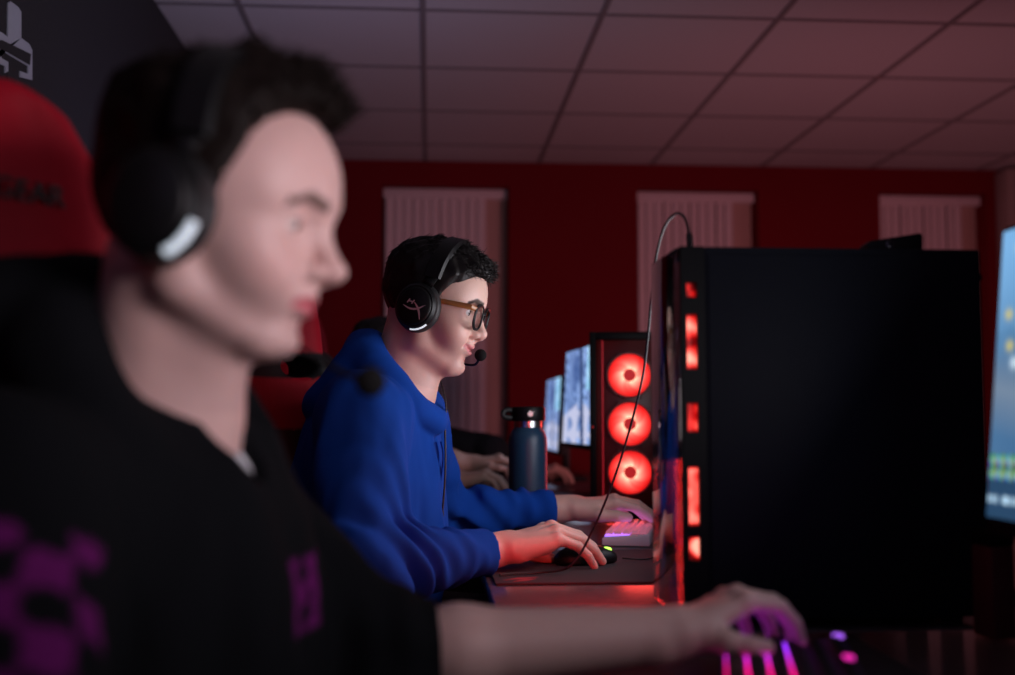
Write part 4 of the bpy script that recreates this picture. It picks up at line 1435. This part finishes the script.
def paint1(v):
    c = np.tile(np.array((.0045, .005, .0062)), (len(v), 1))
    S, E = V3(SR1), V3(ER1)
    ax = (E - S) / np.linalg.norm(E - S)
    q = v - S
    t = q @ ax
    rad = q - t[:, None] * ax
    side = np.cross(ax, np.array([0.0, 0, 1.0])); side /= np.linalg.norm(side)   # outward reference
    oth = np.cross(side, ax)
    ang = np.arctan2(rad @ oth, rad @ side)
    dist = np.sqrt((rad * rad).sum(1))
    ci = np.floor(t / .029).astype(int); cj = np.floor((ang * .066 + .2) / .029).astype(int)
    m = ((ci + cj) % 2 == 0) & (t > .07) & (t < .30) & (dist < .095) & (dist > .03)
    toc = V3(CAM) - (S + E) / 2; toc -= ax * (toc @ ax)
    a0 = math.atan2(toc @ oth, toc @ side) + CHECK[0]; w0 = CHECK[1]
    da = (ang - a0 + PI) % (2 * PI) - PI
    m &= np.abs(da) < w0
    c[m] = PURP
    # block print on the chest
    L = (v - CH1) @ T1
    y, z = L[:, 1] - PRINT[0], L[:, 2] - PRINT[1]
    m = (np.abs(y) < .036) & (np.abs(z) < .031) & (L[:, 0] > .03)
    n = wob(np.stack([y, z, y * 0], 1), 150, 3) + .6 * wob(np.stack([y, z, y * 0], 1), 320, 5)
    m &= (n > -.45)
    c[m] = PURP * .9
    return c


CHECK = (R(0), R(56))
_l = (V3(at(256, 580, .97)) - CH1) @ T1
PRINT = (_l[1], _l[2])
TR = math.radians
p1 = figure('person', 'person in a black hoodie with purple checks and headset, seated in front', dict(
    head=dict(pos=at(206, 238, .913), yaw=R(-11), pitch=R(12), lid=.65, nose=1.02, short=.88),
    yaw=yaw1, lean=lean1, neck=NB1, chest=CH1, pelvis=PV1, neck_r=.058,
    skin=(.60, .385, .35), lip=(.50, .12, .14), brow=(.10, .055, .04), stubble=.25, res=.0032,
    arms=[dict(shoulder=SL1, elbow=EL1, cuff=.20, arm=.039, sleeve=(.066, .062, .060, .047), fold=.45,
               hand=(WL1, (.88, .28, .36), (-.3, 0, 1), (0, -1, 0), ((33, 36, 24), (33, 40, 26), (33, 42, 26), (33, 42, 26)), (5, 1, -3, -8),
                     ((.02, .022, -.008), (.040, .042, -.024), (.058, .054, -.036), (.074, .058, -.044)), .90)),
          dict(shoulder=SR1, elbow=ER1, cuff=.86, sleeve=(.082, .070, .060, .046),
               hand=(WR1, (1, .0, .16), (0, 0, 1), (0, 1, 0), ((28, 18, 12), (28, 20, 12), (30, 24, 14), (32, 24, 14)), (6, 1, -4, -10),
                     ((.02, .022, -.008), (.05, .045, -.020), (.078, .050, -.030), (.10, .045, -.036)), 1.0))],
    hair=dict(lines=[(-.12, -.045), (-.09, -.050), (-.05, -.045), (-.02, -.005), (.006, -.020), (.022, -.018), (.032, .030), (.042, .060), (.050, .094), (.062, .110), (.12, .120)], top=.024, side=.008, seed=2, rough=.003,
              quiff=[((.026, .026, .132), (.060, .024, .124), .022, .016), ((.026, -.026, .132), (.060, -.024, .124), .022, .016), ((.02, 0, .136), (.058, 0, .127), .022, .017)],
              tufts=[(lambda v: (v[:, 0] > .045) & (v[:, 2] > .10), 500, lambda p: np.array([.6, 0, .55]), .020, .0014, 1),
                     (lambda v: v[:, 2] > .06, 700, lambda p: np.array([.3, 0, .6]), .014, .0013, 2)]),
    hair_mat=MAT['hair_brown'],
    cloth=dict(name='hoodie', mat=MAT['hoodie_black'], res=.0055, paint=paint1, fold=1.0,
               hood=ring_hood(NB1, T1, .000, .088, .095, -.085, .068, .026, .043, [((-.12, 0, .06), .05, (-.17, 0, -.06), .06), ((-.10, -.07, .05), .048, (-.15, -.07, -.05), .055), ((-.10, .07, .05), .048, (-.15, .07, -.05), .055)]),
               cut=[(NB1 + T1 @ np.array([.06, 0, .06]), .045, NB1 + T1 @ np.array([.082, 0, -.058]), .022)]),
    knees=(vadd(PV1, (.36, -.17, -.06)), vadd(PV1, (.26, -.33, -.06))), ankles=((PV1[0] + .50, PV1[1] - .22, .09), (PV1[0] + .38, PV1[1] - .42, .09)),
))
root1, H1M, H1O, hands1, off1 = p1
# white shirt showing in the neckline
def tee(P):
    L = (P - NB1) @ T1
    d = ell(L, (.035, 0, -.075), (.062, .080, .055))
    return sx(d, -rc(P, H1O + H1M @ np.array([-.01, 0, -.03]), NB1 + T1 @ np.array([.012, 0, .02]), .056, .060), .004)
v, f = polygonize(tee, NB1 - .2, NB1 + .15, .005)
link('undershirt', np_mesh('undershirt', v - off1, f), MAT['white_cloth'], root1)

headset('black headset with a pale light bar, on the player in front', H1M, H1O, MAT['light_bar_soft'],
        dict(arm=[(.05, .105, -.065), (.11, .085, -.085)], pos=(.150, .045, -.088), r=(.013, .012, .013)), dict(cx=.000, cz=.010, r=.037, led_a=(-58, -12), led_r=.0040, top=.146, bx=-.010))

# --- player in the blue hoodie
Y2 = 2.08
yaw2, lean2 = R(-12), R(10)
T2 = frame(yaw2, lean2)
NB2 = V3(at(398, 388, Y2))
CH2 = NB2 + T2 @ np.array([-.030, 0, -.185])
PV2 = np.array([NB2[0] - .06, Y2 + .02, .60])
SL2 = NB2 + T2 @ np.array([-.01, .175, -.055]); SR2 = NB2 + T2 @ np.array([-.01, -.175, -.060])
ER2, WR2 = at(362, 567, 1.75), at(500, 549, 1.94)
EL2, WL2 = at(440, 512, 2.40), at(568, 508, 2.45)
p2 = figure('person', 'person in a bright blue hoodie with glasses and headset, smiling at the screen', dict(
    head=dict(pos=at(428, 314, Y2), yaw=R(-14), pitch=R(15), lid=.15, smile=.005, nose=1.0),
    yaw=yaw2, lean=lean2, neck=NB2, chest=CH2, pelvis=PV2, neck_r=.055,
    skin=(.62, .40, .33), lip=(.50, .18, .18), brow=(.030, .018, .013), stubble=.30, res=.0026, iris=(.06, .03, .015),
    arms=[dict(shoulder=SL2, elbow=EL2, cuff=.86, arm=.033, sleeve=(.070, .064, .060, .038), fold=.8,
               hand=(WL2, (.97, .10, .10), (0, 0, 1), (0, -1, 0), ((20, 20, 12), (18, 22, 14), (18, 24, 14), (20, 24, 14)), (5, 1, -3, -8),
                     ((.02, .022, -.008), (.050, .044, -.016), (.080, .050, -.020), (.104, .046, -.026)), 1.16)),
          dict(shoulder=SR2, elbow=ER2, cuff=.86, arm=.035, sleeve=(.078, .067, .062, .042), fold=1.0,
               hand=(WR2, (.92, .38, .22), (0, 0, 1), (0, 1, 0), ((30, 16, 10), (30, 18, 12), (31, 20, 12), (33, 22, 14)), (6, 1, -4, -10),
                     ((.02, .022, -.008), (.05, .045, -.020), (.078, .050, -.036), (.10, .045, -.048)), 1.22))],
    hair=dict(lines=[(-.12, -.050), (-.09, -.058), (-.05, -.060), (-.02, -.030), (.010, -.012), (.026, -.006), (.034, .040), (.046, .060), (.064, .072), (.080, .088), (.12, .094)], top=.018, side=.0035, seed=4, rough=.0022, res=.0022,
              quiff=[((.046, .030, .120), (.078, .028, .103), .015, .0115), ((.046, -.030, .120), (.078, -.028, .103), .015, .0115), ((.03, 0, .126), (.080, 0, .107), .016, .012)],
              tufts=[(lambda v: (v[:, 0] > .060) & (v[:, 2] > .085), 700, lambda p: np.array([.75, p[1] * 2, -.1]), .017, .0010, 3),
                     (lambda v: (v[:, 2] > .10), 1200, lambda p: np.array([.7, 0, .35]), .016, .0010, 4),
                     (lambda v: (v[:, 0] < -.02) & (v[:, 2] > .02), 900, lambda p: np.array([-.3, 0, -.7]), .012, .0010, 5),
                     (lambda v: (v[:, 0] > 0) & (v[:, 2] < .10) & (v[:, 2] > .03), 500, lambda p: np.array([.3, 0, -.8]), .008, .0008, 6)]),
    hair_mat=MAT['hair_dark'],
    cloth=dict(name='hoodie', mat=MAT['hoodie_blue'], res=.0042, fold=1.6,
               hood_k=.006, hood=ring_hood(NB2, T2, .002, .066, .074, -.038, .082, .014, .016) + ring_hood(NB2, T2, .000, .078, .088, -.050, .063, .023, .030, [((-.085, 0, .045), .036, (-.125, 0, -.05), .046), ((-.07, -.06, .04), .034, (-.115, -.065, -.05), .040), ((-.07, .06, .05), .034, (-.115, .065, -.05), .040)]),
               cut=[(NB2 + T2 @ np.array([.055, 0, .07]), .046, NB2 + T2 @ np.array([.078, 0, -.040]), .016)]),
    knees=(vadd(PV2, (.42, .06, -.06)), vadd(PV2, (.42, -.16, -.06))), ankles=((PV2[0] + .50, PV2[1] + .06, .09), (PV2[0] + .50, PV2[1] - .16, .09)),
))
root2, H2M, H2O, hands2, off2 = p2
headset('black headset with a pink cross emblem, on the player in blue', H2M, H2O, MAT['light_bar'],
        dict(arm=[(.04, .100, -.070), (.095, .070, -.072)], pos=(.116, .012, -.050)), dict(cx=.002, cz=.005, r=.0385, logo=True, led_a=(-88, -40), top=.142, bx=.010))
# drawstrings and the headset's lead down the chest
for s in (1, -1):
    a = NB2 + T2 @ np.array([.095, s * .022, -.085])
    P = [a, a + T2 @ np.array([.010, 0, -.03]), a + T2 @ np.array([.012, s * .002, -.09]), a + T2 @ np.array([.012, s * .004, -.17 + .03 * s])]
    MB().tube([Vector(V3(p) - off2) for p in spline(P, 6)], .0023, 8).build('drawstring', MAT['hoodie_blue'], root2)
ld = [H2O + H2M @ np.array([-.01, .085, -.05]), NB2 + T2 @ np.array([.085, .03, .0]), NB2 + T2 @ np.array([.100, .012, -.06]), NB2 + T2 @ np.array([.118, -.004, -.14]), NB2 + T2 @ np.array([.126, -.006, -.22]), NB2 + T2 @ np.array([.124, -.004, -.27])]
lead = thing('headset_lead', 'thin black lead with a slim control, down the blue hoodie', 'cable', Vector(ld[-1]))
P = [Vector(p - ld[-1]) for p in ld]
MB().tube(spline(P, 8), .0018, 8).build('wire', MAT['cord'], lead)
MB().tube([P[-2] + Vector((.001, 0, .012)), P[-2], P[-1] + Vector((0, 0, .004)), P[-1]], [.003, .0048, .0048, .003], 10).build('volume_control', MAT['cord'], lead)

# glasses
gl = thing('glasses', 'brown framed glasses on the player in the blue hoodie', 'glasses', mat=to_mat(H2M, H2O) @ Matrix.Translation((0.004, 0, 0.001)))
for s in (1, -1):
    rim = []
    for k in range(28):
        a = 2 * PI * k / 28
        ca, sa = math.cos(a), math.sin(a)
        y = math.copysign(abs(ca) ** .75, ca) * .0265; z = math.copysign(abs(sa) ** .8, sa) * .0225
        y *= 1 - .06 * (z < 0) * abs(z) / .0225
        rim.append(Vector((.1015 - .10 * abs(y + .0325) ** 1.0 * .55, s * (y + .0335), .015 + z)))
    fr = MB().tube(rim, .0025, 8, closed=True, flat=(1.2, .9)).build('rim', MAT['plastic_black'], gl)
    c = sum(rim, Vector()) / 28
    b = bmesh.new()
    va = [b.verts.new(c + (p - c) * .97 + Vector((.0006, 0, 0))) for p in rim]; vb = [b.verts.new(c + (p - c) * .97 - Vector((.0006, 0, 0))) for p in rim]
    b.faces.new(va); b.faces.new(vb[::-1])
    for k in range(28): b.faces.new((va[k], vb[k], vb[(k + 1) % 28], va[(k + 1) % 28]))
    bmesh.ops.recalc_face_normals(b, faces=list(b.faces))
    m = MB(); m._merge(b); m.build('lens', MAT['lens'], fr, smooth=False)
    MB().tube([(.0985, s * .0570, .028), (.090, s * .0685, .029), (.040, s * .0765, .026), (.0, s * .0785, .022), (-.03, s * .077, .006)], [.0028, .0034, .0030, .0026, .0022], 8, flat=(.5, 1.5), ref=(0, 1, 0)).build('temple', MAT['tortoise'], gl)
MB().tube(spline([(.1005, .0085, .021), (.1045, 0, .024), (.1005, -.0085, .021)], 5), .0020, 8).build('bridge', MAT['plastic_black'], gl)


# --- two players further down the row
def far_player(label, hx, Y, z, elbowL, wristL, elbowR, wristR, cuff, cm, seed, yaw=R(-8)):
    T = frame(yaw, R(10))
    HO = Vector((hx, Y, z))
    NB = V3((hx - .065, Y, z - .145))
    CH = NB + T @ np.array([.01, 0, -.19]); PV = np.array([NB[0] - .06, Y, .60])
    SL = NB + T @ np.array([-.01, .175, -.055]); SR = NB + T @ np.array([-.01, -.175, -.055])
    cur = ((34, 24, 14), (34, 28, 16), (34, 30, 16), (36, 30, 16))
    th = ((.02, .022, -.008), (.050, .044, -.018), (.078, .050, -.026), (.100, .046, -.034))
    return figure('person', label, dict(
        head=dict(pos=HO, yaw=R(0), pitch=R(10), lid=.2), yaw=yaw, lean=R(10), neck=NB, chest=CH, pelvis=PV,
        skin=(.55, .35, .28), lip=(.42, .16, .15), brow=(.02, .014, .01), stubble=.2, res=.0045,
        arms=[dict(shoulder=SL, elbow=elbowL, cuff=cuff, hand=(wristL, (.97, .08, .14), (0, 0, 1), (0, -1, 0), cur, (5, 1, -3, -8), th, 1.0)),
              dict(shoulder=SR, elbow=elbowR, cuff=cuff, hand=(wristR, (.97, .05, .18), (0, 0, 1), (0, 1, 0), cur, (5, 1, -3, -8), th, 1.0))],
        hair=dict(lines=[(-.12, -.050), (-.05, -.055), (-.01, -.02), (.02, -.01), (.04, .06), (.09, .085), (.12, .09)], top=.018, side=.007, seed=seed, res=.004),
        hair_mat=MAT['hair_dark'],
        cloth=dict(name='sweatshirt', mat=cm, res=.008, fold=.9, hood=ring_hood(NB, T, .005, .075, .080, -.055, .02, .018, .022)),
        knees=(vadd(PV, (.42, .10, -.06)), vadd(PV, (.42, -.12, -.06))), ankles=((PV[0] + .50, PV[1] + .10, .09), (PV[0] + .50, PV[1] - .12, .09))))


Y3 = 3.30
far_player('person in dark clothes with bare forearms, next beyond the player in the blue hoodie', -.150, Y3, 1.165,
           at(440, 462, 3.60), at(472, 463, 3.62), at(420, 486, 3.20), at(456, 480, 3.30), .12, MAT['plain_black_cloth'], 5)
far_player('person in a black sweatshirt at the far desk, only a black sleeve showing', -.09, 4.46, 1.16,
           Vector((.16, 4.68, .86)), Vector((.36, 4.66, .80)), at(490, 452, 4.16), Vector((.40, 4.28, .80)), .9, MAT['plain_black_cloth'], 6)

# ------------------------------------------------------------------ chairs
def chair_at(back, yaw, label, **k):
    f = Vector((math.cos(yaw), math.sin(yaw), 0))
    o = Vector(back) + f * .235
    return chair(label, (o.x, o.y, 0), yaw, **k)


chair_at((-.445, 1.045, 0), R(-38), 'red and black gaming chair with lettering, behind the player in front', text=('AGEAR', .031, .066, 1.232, .006))
chair_at((-.325, 2.25, 0), R(-30), 'red and black gaming chair behind the player in blue', slash=True)
chair_at((-.37, 3.44, 0), R(-12), 'gaming chair partly hidden, third along the row', pillow=True)

# ------------------------------------------------------------------ light
def lamp(name, kind, loc, energy, color, size=.1, size_y=None, rot=None, spread=None):
    d = bpy.data.lights.new(name, kind)
    d.energy = energy; d.color = color
    if kind == 'AREA':
        d.shape = 'RECTANGLE'; d.size = size; d.size_y = size_y or size
        if spread: d.spread = spread
    else:
        d.shadow_soft_size = size
    o = bpy.data.objects.new(name, d); COL.objects.link(o)
    o.location = loc
    if rot is not None: o.rotation_euler = Vector(rot).to_track_quat('-Z', 'Y').to_euler()
    return o


BLUEW = (.86, .90, 1.0)
lamp('screen_light_front', 'AREA', (.595, .80, 1.09), 2.3, (1.0, .88, .94), .50, .30, (-1, 0.0, .65))
lamp('screen_light_blue_player', 'AREA', (.635, 1.90, 1.14), 5.4, (.97, .93, 1.0), .50, .30, (-1, .2, .6))
lamp('screen_light_third', 'AREA', (.475, 3.66, 1.09), .28, BLUEW, .46, .30, (-1, 0, 0))
lamp('cheek_fill', 'AREA', (.62, .12, 1.30), .72, (1.0, .84, .92), .50, .30, (-.78, .79, -.13), spread=R(48))  # added fill for the front player's cheek; no screen is modelled there
lamp('fan_light', 'AREA', (.535, 2.93, .99), .8, (1, .05, .04), .12, .40, (0, -1, 0))
lamp('tower_front_light', 'AREA', (.327, 1.50, .86), 1.6, (1, .03, .03), .10, .20, (-.55, .8, -.35), spread=R(115))
lamp('vent_light', 'AREA', (.336, 1.393, .98), .04, (1, .06, .04), .02, .30, (0, -1, 0))
lamp('red_wall_fill', 'AREA', (1.6, 3.0, .75), 12.0, (1, .37, .43), .8, .8, (0, 1, -.02))  # unseen red lamp added to brighten the back wall and blinds
lamp('ceiling_fill_near', 'AREA', (-.45, -.95, 1.75), 3.0, (.60, .52, 1.0), .5, .5, (.1, .5, 1))  # added lamp behind the camera, aimed up to lighten the ceiling
lamp('ceiling_fill_far', 'AREA', (-.35, 3.1, 1.55), 1.1, (.62, .52, 1.0), .9, .9, (0, .1, 1))  # extra upward lamp without a fixture, tints the left of the ceiling purple
lamp('keyboard_light', 'AREA', (.38, 1.05, .775), .12, (.75, .10, .9), .12, .30, (0, 0, 1))
lamp('white_keyboard_light', 'AREA', (.46, 2.5, .78), .05, (.55, .25, 1), .08, .26, (0, 0, 1))
w = bpy.data.worlds.new('World'); SC.world = w
w.use_nodes = True
bg = w.node_tree.nodes['Background']
bg.inputs['Color'].default_value = (.44, .34, .58, 1)
bg.inputs['Strength'].default_value = .028

# ------------------------------------------------------------------ camera and view
cd = bpy.data.cameras.new('camera')
cd.sensor_fit = 'HORIZONTAL'; cd.sensor_width = 36.0
cd.lens = FPX / 1015 * 36.0
cd.clip_start = .05; cd.clip_end = 60
cd.dof.use_dof = True
cd.dof.focus_distance = 2.06
cd.dof.aperture_fstop = 2.0
cam = bpy.data.objects.new('camera', cd); COL.objects.link(cam)
cam.matrix_world = Matrix.Translation(CAM) @ CROT.to_4x4()
SC.camera = cam
vs = SC.view_settings
SC.display_settings.display_device = 'sRGB'
vs.view_transform = 'Standard'; vs.look = 'None'; vs.gamma = 1.0; vs.use_curve_mapping = False
vs.exposure = 0.0
SC.cycles.use_denoising = True
SC.cycles.max_bounces = 6
SC.cycles.sample_clamp_indirect = 4.0
